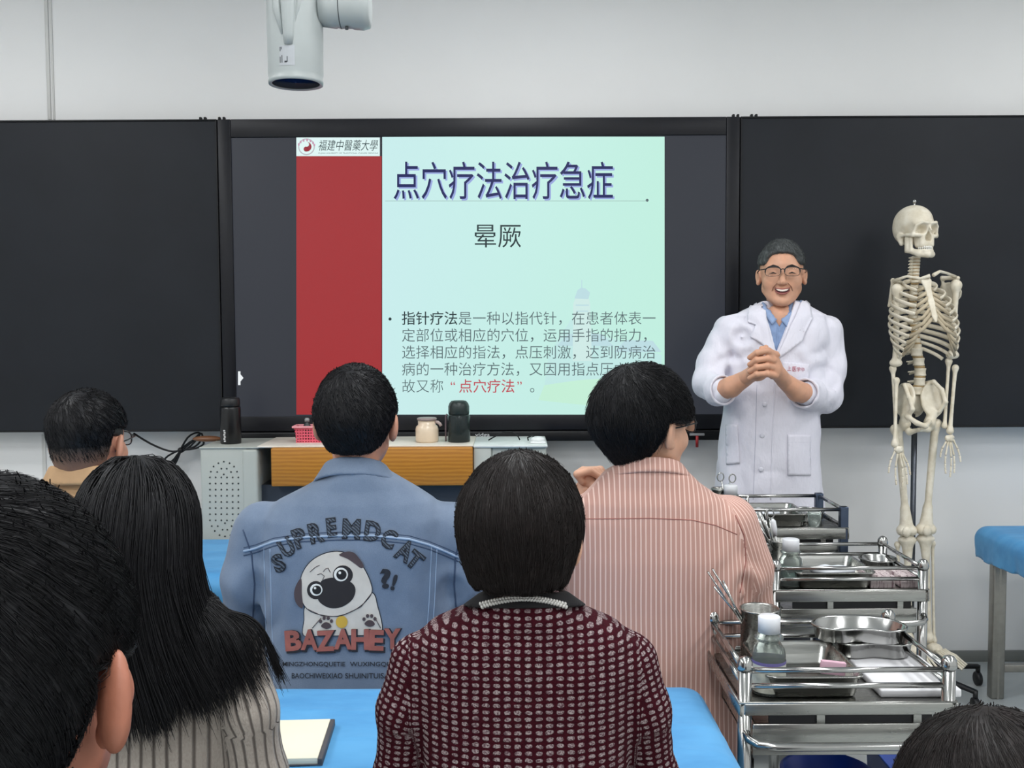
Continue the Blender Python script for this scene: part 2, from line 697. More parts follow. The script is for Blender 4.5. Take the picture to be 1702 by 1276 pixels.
navy, shade = emis('slide_navy', (22, 28, 88)), emis('slide_title_shadow', (150, 165, 220))
fit_t = (654, 1019, 268, 331)
slide_text('title_shadow', '点穴疗法治疗急症', 0, 0, 1, 1, shade, 2, 0.002, fit_t, 2.6, 2.4)
slide_text('title', '点穴疗法治疗急症', 0, 0, 1, 1, navy, 3, 0.002, fit_t)
ink = emis('slide_ink', (34, 52, 56))
ink2 = emis('slide_ink_soft', (86, 104, 108))
slide_text('subtitle', '晕厥', 0, 0, 1, 1, ink, 3, 0.0, (789, 866, 373, 411))
flat('title_rule', [rectp(640, 333.2, 1076, 334.0)], emis('slide_rule', (150, 175, 170)), 2)
flat('rule_dot', [oval(1076, 332.5, 2.4, 2.4)], ink2, 3)
flat('bullet', [oval(648, 530, 2.6, 2.6)], ink, 3)
PT = 23.55
slide_text('body_text_bold', '指针疗法', 667, 530, PT, 24, ink, 3, 0.006)
def body_line(txt, px, py):
    n = 0
    for seg in txt.split('，'):
        if seg:
            slide_text('body_text', seg, px + n * PT, py, PT, 24, ink2, 3, -0.004)
        n += len(seg)
        if n < len(txt):
            slide_text('comma', '，', px + n * PT, py, PT, 24, ink2, 3)
            n += 1


body_line('是一种以指代针，在患者体表一', 667 + 4 * PT, 530)
for i, s_ in enumerate(('定部位或相应的穴位，运用手指的指力，', '选择相应的指法，点压刺激，达到防病治', '病的一种治疗方法，又因用指点压穴位，')):
    body_line(s_, 667, 558.3 + 28.2 * i)
slide_text('body_text', '故又称', 667, 643, PT, 24, ink2, 3, -0.008)
redt = emis('slide_red_text', (190, 78, 88))
slide_text('body_text_red', '“', 748, 643, PT * 0.9, 24, redt, 3)
slide_text('body_text_red', '点穴疗法', 762, 643, PT, 24, redt, 3, 0.006)
slide_text('body_text_red', '”', 859, 643, PT * 0.9, 24, redt, 3)
slide_text('body_text', '。', 880, 643, PT, 24, ink2, 3)
slide_text('university_name', '福建中醫藥大學', 0, 0, 1, 1, emis('slide_callig', (46, 66, 70)), 3, 0.0, (529, 628, 232, 250), shear=0.25)
slide_text('university_name_english', 'FUJIAN UNIVERSITY OF TRADITIONAL CHINESE MEDICINE', 0, 0, 1, 1, ink2, 3, 0.0, (529, 628, 253, 256))
# faint building picture behind the slide text
w1, w2, w3 = emis('slide_wash_a', (193, 231, 228)), emis('slide_wash_b', (206, 233, 229)), emis('slide_wash_c', (196, 238, 214))
w4 = emis('slide_wash_d', (188, 220, 226))
flat('picture_hill', [[(905, 640), (912, 590), (930, 560), (950, 530), (965, 545), (1010, 560), (1050, 572), (1100, 590), (1100, 640)]], w1, 1.4)
flat('picture_lawn', [[(895, 665), (905, 640), (960, 632), (1020, 628), (1060, 640), (1060, 680), (960, 672)]], w3, 1.6)
flat('picture_tower', [[(952, 600), (953, 505), (958, 490), (978, 490), (981, 505), (984, 600)]], w2, 1.7)
flat('picture_tower_top', [[(955, 496), (960, 482), (966, 478), (973, 479), (981, 486), (978, 497)], rectp(966.5, 465, 968, 480),
                           rectp(957, 506, 979, 508), rectp(958, 516, 978, 518)], w4, 1.9)
flat('picture_roof', [[(925, 575), (945, 555), (1000, 555), (1020, 575)], [(1020, 585), (1040, 565), (1085, 566), (1100, 585)]], w4, 1.55)
white = emis('slide_white', (235, 240, 242))
flat('side_menu_arrow', [[(395, 617), (399, 617), (399, 622), (404, 628), (399, 634), (399, 640), (395, 640)]], white, 2)
v, f = text_mesh('vidga', 1.0)
v[:, 0] = (v[:, 0] - v[:, 0].min()) / np.ptp(v[:, 0]) * 24 + 790
v[:, 1] = 727 - (v[:, 1] - v[:, 1].min()) / np.ptp(v[:, 1]) * 8
ob('maker_mark', G().add([(D(a, b)[0], -0.0068, D(a, b)[2]) for a, b, _ in v], f), pm('mark_silver', (210, 212, 215), 0.4), td)

# ------------------------------------------------------------------ lectern
YL = 3.80
lx0, lx1 = X(330, YL), X(910, YL)
lz = Z(742, YL)
m_lect = pm('lectern_grey', (178, 182, 175), 0.42, var=0.02, vs=4, bump=0.03, bs=500)
m_lect2 = pm('lectern_grey_dark', (58, 63, 72), 0.4)
tl = thing('lectern', 'grey multimedia lectern with an orange wood front panel', 'lectern', (lx0, YL, 0))


def LX(px):
    return X(px, YL) - lx0


pl = ob('left_pillar', G().box((0, 0.0, 0), (LX(408), 0.30, lz), 0.006).box((LX(408) - 0.02, -0.004, 0), (LX(426), 0.28, lz - 0.003), 0.012, 3), m_lect, tl)
dot = G().cyl((0, 0.003, 0), (0, -0.0012, 0), 0.0032, n=8).mesh('speaker_hole')
dot.materials.append(pm('hole_dark', (62, 66, 64), 0.7))
holes = []
for r in range(8):
    for c in range(6):
        holes.append((349 + c * 9.45, 793 + r * 10.2))
holes += [(372, 767), (363, 769.5), (381.5, 769.5), (355, 775), (389, 775), (350.5, 783.5), (394, 783.5), (368, 778.5), (377, 778.5), (361, 784), (384, 784), (372, 788),
          (352, 874), (362, 874), (385, 874), (395, 875), (357, 882), (370, 880), (378, 880), (390, 883), (365, 889), (374, 891), (383, 889), (374, 869)]
for hx, hy in holes:
    q = P(hx, hy, YL)
    ob('speaker_hole', dot, None, pl, (q.x - lx0, 0, q.z))
ob('centre_cabinet', G().box((LX(426), 0.05, 0), (LX(786), 0.30, Z(806, YL) - 0.002)), m_lect2, tl)
tw = NT('wood_orange')
wv = tw.n('ShaderNodeTexWave', wave_type='BANDS', bands_direction='Z')
wv.inputs['Scale'].default_value = 22
wv.inputs['Distortion'].default_value = 3.5
wv.inputs['Detail'].default_value = 3
wv.inputs['Detail Scale'].default_value = 1.2
tw.t.links.new(tw.co('Object', (0.25, 1, 1)), wv.inputs['Vector'])
tw.set(color=tw.mix(tw.ramp(wv.outputs['Fac'], 0.1, 0.9), lin((172, 110, 30)), lin((188, 126, 40))), rough=0.4)
m_wood = tw.m
ob('wood_panel', G().box((LX(450), -0.02, Z(805, YL)), (LX(785), 0.05, lz), 0.004), m_wood, tl)
ob('desk_top', G().box((LX(426), -0.005, lz), (LX(786), 0.30, lz + 0.008), 0.003), pm('desk_top_cream', (222, 216, 204), 0.4), tl)
ob('right_pillar', G().box((LX(786), 0.0, 0), (LX(816), 0.30, lz - 0.002), 0.006).box((LX(816), 0.012, 0), (LX(908), 0.30, lz - 0.004), 0.006)
   , m_lect, tl)
ob('right_top', G().box((LX(786), -0.004, lz - 0.004), (LX(910), 0.30, lz + 0.006), 0.003), pm('lectern_top_white', (216, 222, 220), 0.4), tl)
ob('left_top', G().box((-0.002, -0.004, lz - 0.002), (LX(428), 0.30, lz + 0.004), 0.002), m_lect, tl)
LT = lz + 0.008

# things on the lectern
def stand(px, Y, z=LT):
    return (X(px, Y, 740), Y, z)


S_L = 1700 / 3.92
t_ = thing('thermos_flask', 'tall black thermos flask at the left end of the lectern', 'flask', stand(384, 3.92, lz + 0.004))
r = 17 / S_L
ob('flask_body', G().lathe([(r * 0.96, 0), (r, 0.004), (r, 0.135), (r * 0.97, 0.142)]), pm('flask_black', (16, 17, 19), 0.3), t_)
ob('flask_lid', G().lathe([(r * 0.9, 0.142), (r * 0.95, 0.148), (r * 0.95, 0.168), (r * 0.85, 0.176), (r * 0.5, 0.178)]), pm('flask_lid_black', (24, 25, 27), 0.4), t_)
gm = G()
for i in range(6):
    a = math.radians(-108 - (i % 2) * 3)
    gm.box((math.cos(a) * r * 1.0 - 0.004, math.sin(a) * r - 0.002, 0.01 + i * 0.008), (math.cos(a) * r + 0.003, math.sin(a) * r + 0.001, 0.0155 + i * 0.008))
ob('white_marking', gm, pm('marking_white', (215, 215, 215), 0.5), t_)

t_ = thing('storage_basket', 'small pink plastic basket on the lectern behind the denim jacket man', 'basket', stand(522, 3.93))
g = G()
gb = []
for i in range(5):
    z0 = 0.006 + i * 0.011
    w_ = 0.062 + i * 0.0022
    g.box((-w_, -0.035, z0), (w_, -0.032, z0 + 0.006)).box((-w_, 0.032, z0), (w_, 0.035, z0 + 0.006))
    g.box((-w_, -0.035, z0), (-w_ + 0.003, 0.035, z0 + 0.006)).box((w_ - 0.003, -0.035, z0), (w_, 0.035, z0 + 0.006))
for i in range(13):
    xx = -0.062 + i * 0.0103
    g.box((xx, -0.036, 0), (xx + 0.004, -0.033, 0.06)).box((xx, 0.033, 0), (xx + 0.004, 0.036, 0.06))
g.box((-0.06, -0.033, 0), (0.06, 0.033, 0.003))
m_pink = pm('basket_pink', (222, 92, 112), 0.45)
ob('lattice', g, m_pink, t_)
ob('rim', G().box((-0.076, -0.042, 0.056), (0.076, -0.032, 0.064), 0.002).box((-0.076, 0.032, 0.056), (0.076, 0.042, 0.064), 0.002)
   .box((-0.076, -0.032, 0.056), (-0.066, 0.032, 0.064), 0.002).box((0.066, -0.032, 0.056), (0.076, 0.032, 0.064), 0.002), pm('basket_rim_pink', (236, 158, 166), 0.45), t_)
t_ = thing('dropper_bottle', 'small dark bottle with a pale cap standing in the pink basket', 'bottle', stand(511, 3.935, LT + 0.003))
ob('bottle_body', G().lathe([(0.012, 0), (0.014, 0.003), (0.014, 0.06), (0.008, 0.068), (0.008, 0.074)]), pm('bottle_dark', (38, 44, 46), 0.3), t_)
ob('bottle_cap', G().lathe([(0.009, 0.074), (0.009, 0.084), (0.006, 0.088)]), pm('cap_grey', (150, 155, 155), 0.4), t_)

t_ = thing('milk_jar', 'cream glass jar with grey-pink lid on the lectern', 'jar', stand(710, 3.9))
ob('jar_body', G().lathe([(0.040, 0), (0.044, 0.006), (0.044, 0.050), (0.041, 0.060), (0.034, 0.066), (0.034, 0.084)]), pm('jar_cream', (226, 206, 180), 0.25, var=0.03, vs=30), t_)
ob('lid', G().lathe([(0.037, 0.084), (0.038, 0.087), (0.038, 0.091), (0.034, 0.093)]), pm('jar_lid', (150, 134, 130), 0.4), t_)
ob('strap', G().tube([(0.032, -0.01, 0.078), (0.042, -0.012, 0.077), (0.05, -0.012, 0.071), (0.055, -0.012, 0.062)], 0.004, 6, flat=1.6), pm('strap_mauve', (178, 160, 156), 0.5), t_)

t_ = thing('tinted_bottle', 'dark smoky drinking bottle with octagonal cap on the lectern', 'bottle', stand(763, 3.9))
gl = NT('smoky_plastic')
gl.set(color=lin((52, 60, 60)), rough=0.15, trans=0.35, ior=1.3)
ob('bottle_body', G().lathe([(0.040, 0.0), (0.043, 0.004), (0.043, 0.098), (0.040, 0.104)]), gl.m, t_)
ob('bottle_cap', G().lathe([(0.038, 0.104), (0.040, 0.11), (0.040, 0.136), (0.036, 0.148), (0.028, 0.157), (0.022, 0.158)], n=8), pm('cap_dark_green', (30, 42, 40), 0.4), t_)
ob('carry_strap', G().tube([(-0.044, -0.015, 0.108), (-0.049, -0.015, 0.1), (-0.05, -0.015, 0.05), (-0.049, -0.015, 0.004)], 0.0035, 6), pm('strap_grey_red', (92, 78, 82), 0.5), t_)

t_ = tag(ob('computer_mouse', G().ball((0, 0, 0.012), (0.03, 0.022, 0.014)).box((-0.03, -0.02, 0), (0.03, 0.02, 0.008), 0.004),
            pm('mouse_white', (226, 230, 230), 0.35), None, stand(894, 3.86, lz + 0.006)), 'white mouse at the right end of the lectern', 'mouse')
q0 = stand(815, 3.9, lz + 0.008)
t_ = tag(ob('signal_cable', G().tube([(X(a, 3.95, 720) - q0[0], 0.02, max(0.003, Z(b, 3.95) - q0[2])) for a, b in
                                     ((812, 737), (822, 724), (836, 717), (850, 716), (860, 722), (864, 730), (864, 737))], 0.0028, 6)
            .tube([(X(a, 3.9, 720) - q0[0], 0.0, max(0.003, Z(b, 3.9) - q0[2])) for a, b in ((878, 737), (877, 727), (884, 724), (890, 727), (893, 733))], 0.003, 6)
            , m_black, None, q0), 'thin black cable arching over the right end of the lectern', 'cable')
q0 = P(345, 741, 4.02)
tag(ob('wooden_knob', G().ball((0, 0, 0.006), (0.06, 0.02, 0.012), 16), pm('knob_brown', (120, 78, 48), 0.4), None, (q0.x, q0.y, lz + 0.005)),
    'low brown wooden block behind the black thermos flask', 'wooden block')

# cable bundle hanging on the wall, left of the lectern
cb = G()
YCB = 4.15
for pts in (((222, 720), (250, 737), (280, 749), (300, 748), (318, 735), (333, 720), (336, 728), (324, 742), (300, 750), (285, 770), (276, 782)),
            ((299, 749), (312, 727), (326, 719), (332, 722), (318, 740), (300, 752)),
            ((300, 748), (325, 745), (338, 738), (336, 732), (322, 731), (303, 744)),
            ((300, 747), (280, 757), (270, 768), (266, 778), (268, 800)),
            ((301, 748), (294, 765), (286, 782), (284, 800)), ((299, 750), (290, 762), (275, 778), (274, 800)),
            ((297, 752), (286, 776), (281, 800))):
    p3 = [P(a, b, YCB) for a, b in pts]
    sm = []
    for i in range(len(p3) - 1):
        for u in (0, 0.33, 0.66):
            a, b, c, d = p3[max(i - 1, 0)], p3[i], p3[i + 1], p3[min(i + 2, len(p3) - 1)]
            sm.append(0.5 * ((2 * b) + (c - a) * u + (2 * a - 5 * b + 4 * c - d) * u * u + (3 * b - a - 3 * c + d) * u ** 3))
    sm.append(p3[-1])
    cb.tube(sm, 0.0042, 6)
qc = P(300, 748, YCB)
t_ = thing('cable_bundle', 'tied black power cable loops hanging on the wall left of the lectern', 'cable', qc)
for i in range(len(cb.v)):
    cb.v[i] = tuple(Vector(cb.v[i]) - qc)
ob('cable_loops', cb, m_black, t_)
ob('cable_tie', G().ball((0, 0, 0), 0.012), m_black, t_)

# red marker hanging at the display's lower right edge
q = P(1158, 722, 4.10)
t_ = thing('whiteboard_marker', 'red marker clipped under the right end of the display', 'marker', (q.x, q.y, q.z))
ob('clip', G().box((-0.03, -0.012, -0.004), (0.03, 0.0, 0.006), 0.002), pm('clip_grey', (140, 140, 142), 0.4), t_)
ob('pen_body', G().cyl((0, -0.008, -0.004), (0, -0.008, -0.05), 0.006), pm('pen_red', (150, 30, 34), 0.4), t_)
# ------------------------------------------------------------------ treatment beds with blue fitted covers
t = NT('blue_nonwoven_sheet')
nb = t.noise(9, 4, 0.6, stretch=(0.5, 1, 1))
t.set(color=t.mix(t.ramp(nb, 0.3, 0.7), lin((66, 142, 198)), lin((86, 162, 214))), rough=0.62, sheen=0.1)
t.bump(t.noise(420, 2), 0.1, 0.001)
m_sheet = t.m
m_alu = pm('bed_leg_aluminium', (150, 148, 142), 0.38, 0.85, var=0.06, vs=40)
m_mat = pm('mattress_vinyl', (60, 66, 80), 0.5)


def bed(name, label, x0, x1, y0, y1, top, drop, legs, seed, res=0.011):
    cx, cy = (x0 + x1) / 2, (y0 + y1) / 2
    root = thing(name, label, 'bed', (cx, cy, 0), group='blue covered treatment beds')
    hx, hy = (x1 - x0) / 2, (y1 - y0) / 2

    def fn(Q):
        q = Q + np.float32(seed)
        out = np.clip((top - 0.01 - Q[:, 2]) / drop, 0, 1)
        edge = vn(q, (11, 11, 1.2))
        z0 = top - drop + 0.022 * vn(q, (3.1, 3.1, 0)) + 0.010 * edge
        d = rbox(Q, (0, 0, top - 0.06), (hx, hy, 0.06), 0.05)
        sk = rbox(Q, (0, 0, top - 0.18), (hx, hy, 0.18), 0.05) - 0.002
        d = smin(d, sk, 0.01)
        d = d + out * (0.014 * (1 - 2 * np.abs(vn(q, (9, 9, 5)))) + 0.005 * vn(q, (30, 30, 8)))
        lines = Q[:, 1] * 9 + Q[:, 0] * 1.1 + 0.5 * vn(q, (2, 2, 2))
        d = d - (1 - out) * (0.0016 * np.exp(-((lines - np.round(lines)) / 0.07) ** 2) * (vn(q, (2.5, 4, 1)) > 0.0))
        d = np.maximum(d, z0 - Q[:, 2])
        # hollow from below, so the cover is a draped sheet
        return d
    v, f = surf(fn, (-hx - 0.04, -hy - 0.04, top - drop - 0.06), (hx + 0.04, hy + 0.04, top + 0.03), res)
    ob('fitted_cover', mesh_np('fitted_cover', v, f), m_sheet, root)
    lg = G().box((-0.025, -0.02, 0.0), (0.025, 0.02, top - drop + 0.05), 0.005)
    lg.box((-0.004, -0.0205, 0.0), (0.004, -0.018, top - drop + 0.04))
    lm = lg.mesh('leg')
    lm.materials.append(m_alu)
    for lx, ly in legs:
        ob('leg', lm, None, root, (lx - cx, ly - cy, 0))
    xs = sorted({l[0] for l in legs})
    ys = sorted({l[1] for l in legs})
    ob('stretcher', G().box((xs[0] - cx, ys[0] - cy - 0.012, 0.10), (xs[-1] - cx, ys[0] - cy + 0.012, 0.13), 0.003)
       .box((xs[0] - cx, ys[-1] - cy - 0.012, 0.10), (xs[-1] - cx, ys[-1] - cy + 0.012, 0.13), 0.003), m_alu, root)
    return root


bed('treatment_bed', 'blue covered bed across the middle of the room, behind the tweed jacket person', -1.5, 0.415, 1.62, 2.2, 0.635, 0.10,
    [(-1.42, 1.69), (0.36, 1.69), (-1.42, 2.13), (0.36, 2.13)], 0.3)
bed('treatment_bed', 'blue covered bed directly in front of the lectern, mostly hidden', -1.75, 0.3, 3.16, 3.76, 0.635, 0.11,
    [(-1.67, 3.23), (0.24, 3.23), (-1.67, 3.69), (0.24, 3.69)], 5.3)
bed('treatment_bed', 'blue covered bed cut off by the right edge of the photo', 1.79, 3.55, 3.35, 3.96, 0.63, 0.125,
    [(1.825, 3.40), (3.48, 3.40), (1.825, 3.80), (3.48, 3.80)], 9.1, 0.009)

# open notebook lying on the middle bed
bk = thing('notebook', 'thick cream notebook on the blue bed beside the knit sweater', 'book', (X(487, 1.86, 1245), 1.86, 0.640), 0.05)
ob('page_block', G().box((-0.066, -0.09, 0.002), (0.058, 0.09, 0.014), 0.001), pm('paper_cream', (234, 228, 206), 0.8, var=0.02, bump=0.1, bs=60, stretch=(1, 1, 30)), bk)
ob('cover', G().box((-0.068, -0.092, 0), (0.067, 0.092, 0.003), 0.001).box((0.058, -0.092, 0.001), (0.067, 0.092, 0.0135), 0.002), pm('book_cover_dark', (74, 74, 78), 0.6), bk)

# ------------------------------------------------------------------ ceiling-mounted moxa fume arm
YA = 2.45
q = P(492, 141, YA)
arm = thing('exhaust_arm', 'white cylindrical ceiling exhaust arm with dark blue glass end', 'exhaust arm', (q.x, q.y, ZC))
m_armw = pm('arm_white', (178, 184, 183), 0.3, var=0.03)
r = 44.5 / (1700 / YA)
zb_ = q.z - ZC
ob('tube_body', G().lathe([(r * 0.86, zb_ + 0.002), (r * 0.985, zb_), (r * 1.0, zb_ + 0.008), (r * 0.97, zb_ + 0.012), (r * 1.0, zb_ + 0.02), (r * 1.02, zb_ + 0.14), (r * 1.04, zb_ + 0.4), (r * 0.9, zb_ + 0.44), (r * 0.4, zb_ + 0.46)], 40, cap0=False), m_armw, arm)
ob('lens', G().lathe([(r * 0.88, zb_ + 0.004), (r * 0.6, zb_ + 0.0045), (r * 0.2, zb_ + 0.005)], 40), pm('lens_blue', (14, 42, 92), 0.12, coat=0.5), arm)
ob('ceiling_stem', G().cyl((0, 0, zb_ + 0.44), (0, 0, 0), 0.028, n=24).lathe([(0.075, -0.03), (0.075, 0.0)]), m_armw, arm)
# the handle bulge facing the room
fr_ = X(489, YA, 60) - q.x
ob('front_fin', G().tube([(fr_, -r * 0.95, zb_ + 0.36), (fr_, -r * 1.0, zb_ + 0.2), (fr_, -r * 0.99, zb_ + 0.1), (fr_, -r * 0.92, zb_ + 0.079)], [0.022, 0.019, 0.0125, 0.011], 12), m_armw, arm)
ob('front_ridge', G().tube([(fr_ - 0.03, -r * 0.8, zb_ + 0.36), (fr_ - 0.026, -r * 0.86, zb_ + 0.16), (fr_ - 0.014, -r * 0.93, zb_ + 0.1)], [0.016, 0.012, 0.004], 10)
   .tube([(fr_ + 0.03, -r * 0.8, zb_ + 0.36), (fr_ + 0.022, -r * 0.88, zb_ + 0.17), (fr_ + 0.012, -r * 0.93, zb_ + 0.11)], [0.012, 0.008, 0.004], 10), m_armw, arm)
zj = P(575, 12, YA).z - ZC
jx = lambda px: X(px, YA, 20) - q.x
rj = 0.0485
g = G()
prof = [(0.0, 0.9), (0.3, 1.0), (0.34, 0.96), (0.38, 1.0), (0.62, 1.0), (0.66, 1.05), (0.85, 1.08), (0.97, 1.0), (1.0, 0.7)]
g.tube([(jx(533) + (jx(616) - jx(533)) * a, 0, zj) for a, _ in prof], [rj * c for _, c in prof], 28)
jt = ob('side_joint', g, m_armw, arm)
ob('joint_groove', G().tube([(jx(566), 0, zj), (jx(567.5), 0, zj)], [rj * 1.006] * 2, 28), pm('groove_dark', (70, 74, 76), 0.5), jt)
ob('joint_screw', G().cyl((jx(577), -0.01, zj - rj * 0.98), (jx(577), -0.01, zj - rj - 0.006), 0.004, n=10), pm('groove_dark', (70, 74, 76), 0.5), jt)
lab = G()
m_lab = pm('sticker_grey', (184, 188, 192), 0.5)
a0 = math.radians(-100)
pts = []
for i in range(9):
    a = math.radians(-112 + i * 4)
    pts.append((math.cos(a) * (r * 1.012), math.sin(a) * (r * 1.012)))
vs = [(x_, y_, zb_ + 0.03) for x_, y_ in pts] + [(x_, y_, zb_ + 0.075) for x_, y_ in pts]
ob('sticker', G().add(vs, [(i, i + 1, i + 10, i + 9) for i in range(8)]), m_lab, arm)
mk_ = G()
for i, (aa, z0_, z1_) in enumerate(((-111, 0.036, 0.050), (-111, 0.062, 0.072), (-107, 0.036, 0.053), (-108.5, 0.066, 0.072), (-101, 0.036, 0.04), (-96, 0.037, 0.05))):
    a, a2 = math.radians(aa), math.radians(aa + (1.6 if i != 4 else 5))
    rr_ = r * 1.016
    mk_.add([(math.cos(a) * rr_, math.sin(a) * rr_, zb_ + z0_), (math.cos(a2) * rr_, math.sin(a2) * rr_, zb_ + z0_), (math.cos(a2) * rr_, math.sin(a2) * rr_, zb_ + z1_), (math.cos(a) * rr_, math.sin(a) * rr_, zb_ + z1_)], [(0, 1, 2, 3)])
ob('sticker_marks', mk_, pm('sticker_ink', (50, 54, 58), 0.6), arm)

# ------------------------------------------------------------------ steel trolleys
t = NT('stainless_steel')
br_ = t.noise(60, 3, 0.6, stretch=(0.06, 1, 1))
t.set(color=t.mix(br_, lin((148, 148, 144)), lin((184, 184, 180))), metal=1.0, rough=t.ramp(br_, 0.2, 0.8, 0.2, 0.34))
STEEL = t.m
CHROME = pm('chrome_tube', (176, 176, 174), 0.18, 1.0, var=0.05)
BLUESTEEL = pm('trolley_post_dark', (70, 80, 98), 0.3, 0.9, var=0.08)
DARK = pm('shadow_gap_black', (14, 14, 20), 0.5)
m_wheel = pm('caster_black', (24, 24, 26), 0.5)


def caster(parent, x, y, h=0.09):
    g = G().lathe([(0.014, h - 0.03), (0.016, h - 0.005), (0.011, h)], 14, (x, y, 0))
    g.box((x - 0.018, y - 0.005, h - 0.07), (x - 0.014, y + 0.02, h - 0.025), 0.001).box((x + 0.014, y - 0.005, h - 0.07), (x + 0.018, y + 0.02, h - 0.025), 0.001)
    c = ob('caster', g, m_black, parent)
    ob('wheel', G().tube([(x - 0.012, y + 0.006, 0.032), (x - 0.008, y + 0.006, 0.032), (x + 0.008, y + 0.006, 0.032), (x + 0.012, y + 0.006, 0.032)], [0.026, 0.032, 0.032, 0.026], 20), m_wheel, c)
    return c


def trolley(label, x0, x1, yf, yb, zpost, zr1, zr2, zlip1, zlip0, zdr0, kind='A', handle=True):
    w, d = x1 - x0, yb - yf
    root = thing('instrument_trolley', label, 'trolley', (x0, yf, 0), group='stainless steel instrument trolleys')
    pr = 0.0135
    for px_, py_ in ((0, 0), (w, 0), (0, d), (w, d)):
        if kind == 'A':
            po = ob('post', G().cyl((px_, py_, 0.085), (px_, py_, zpost - 0.012), pr, n=20), CHROME, root)
            ob('post_cap', G().lathe([(pr * 1.12, zpost - 0.014), (pr * 1.18, zpost - 0.008), (pr * 1.1, zpost + 0.002), (pr * 0.75, zpost + 0.010), (pr * 0.2, zpost + 0.013)], 18, (px_, py_, 0)), CHROME, po)
        else:
            po = ob('post', G().box((px_ - 0.013, py_ - 0.013, 0.085), (px_ + 0.013, py_ + 0.013, zpost), 0.003), BLUESTEEL, root)
        caster(root, px_, py_)
    for zz in ((zr1, zr2) if kind == 'A' else (zr1,)):
        rr_ = 0.0058
        for a, c in (((pr, 0), (w - pr, 0)), ((pr, d), (w - pr, d)), ((0, pr), (0, d - pr)), ((w, pr), (w, d - pr))):
            ob('guard_rail', G().cyl((*a, zz), (*c, zz), rr_, n=12), CHROME, root)
    if kind == 'B':
        for a in ((w * 0.42, 0), (w * 0.42, d)):
            ob('rail_support', G().cyl((*a, zlip1), (*a, zr1 + 0.004), 0.006, n=10), CHROME, root)
    # upper shelf tray with folded lip
    sh_ = G().box((0.002, 0.002, zlip1 - 0.010), (w - 0.002, d - 0.002, zlip1 - 0.006))
    sh_.box((-0.004, -0.015, zlip0), (w + 0.004, -0.009, zlip1), 0.0025).box((-0.004, d + 0.009, zlip0), (w + 0.004, d + 0.015, zlip1), 0.0025)
    sh_.box((-0.015, -0.015, zlip0), (-0.009, d + 0.015, zlip1), 0.0025).box((w + 0.009, -0.015, zlip0), (w + 0.015, d + 0.015, zlip1), 0.0025)
    sh_.tube([(-0.012, -0.012, zlip1), (w + 0.012, -0.012, zlip1), (w + 0.012, d + 0.012, zlip1), (-0.012, d + 0.012, zlip1)], 0.0034, 6, True)
    ob('upper_shelf', sh_, STEEL, root)
    # drawer below
    zt_ = zlip0 - 0.022
    ob('drawer_gap', G().box((0.05, 0.004, zt_), (w - 0.03, 0.01, zlip0 - 0.001)), DARK, root)
    dr = ob('drawer', G().box((0.016, -0.002, zdr0), (w - 0.016, 0.006, zt_), 0.002).box((0.02, 0.006, zdr0 + 0.004), (w - 0.02, d - 0.01, zdr0 + 0.008))
            .box((0.02, 0.006, zdr0), (0.024, d - 0.01, zt_)).box((w - 0.024, 0.006, zdr0), (w - 0.02, d - 0.01, zt_)), STEEL, root)
    for xx in (0.15, 0.34):
        ob('gap_bracket', G().box((xx * w / 0.4 - 0.008, -0.001, zt_ - 0.006), (xx * w / 0.4 + 0.008, 0.004, zlip0)), STEEL, root)
    if handle:
        zh = zdr0 + (zt_ - zdr0) * 0.62
        ob('push_handle', G().tube([(0.0, -0.004, zh + 0.012), (0.004, -0.03, zh + 0.004), (0.018, -0.048, zh), (0.05, -0.055, zh), (w - 0.05, -0.055, zh), (w - 0.018, -0.048, zh), (w - 0.004, -0.03, zh + 0.004), (w, -0.004, zh + 0.012)], 0.0085, 12), CHROME, root)
    zl = 0.27
    lo = G().box((0.002, 0.002, zl - 0.004), (w - 0.002, d - 0.002, zl))
    lo.box((-0.012, -0.013, zl - 0.02), (w + 0.012, -0.009, zl + 0.012), 0.002).box((-0.012, d + 0.009, zl - 0.02), (w + 0.012, d + 0.013, zl + 0.012), 0.002)
    lo.box((-0.013, -0.012, zl - 0.02), (-0.009, d + 0.012, zl + 0.012), 0.002).box((w + 0.009, -0.012, zl - 0.02), (w + 0.013, d + 0.012, zl + 0.012), 0.002)
    ob('lower_shelf', lo, STEEL, root)
    return root, zlip1 - 0.006


def ring_shape(kind, w, d, rr_=0.02, n=40):
    """closed outline in xy"""
    pts = []
    if kind == 'rect':
        m_ = n // 4
        for qx, qy, a0_ in ((1, 1, 0), (-1, 1, 90), (-1, -1, 180), (1, -1, 270)):
            for i in range(m_):
                a = math.radians(a0_ + 90 * i / (m_ - 1))
                pts.append((qx * (w - rr_) + rr_ * math.cos(a), qy * (d - rr_) + rr_ * math.sin(a)))
    elif kind == 'bean':
        for i in range(n):
            a = 2 * math.pi * i / n
            x_, y_ = w * math.cos(a), d * math.sin(a)
            pts.append((x_, y_ - (0.42 * d * math.exp(-(x_ / (0.45 * w)) ** 2) if y_ > 0 else 0) + 0.10 * d * (x_ / w) ** 2))
    else:
        for i in range(n):
            a = 2 * math.pi * i / n
            pts.append((w * math.cos(a), d * math.sin(a)))
    return pts


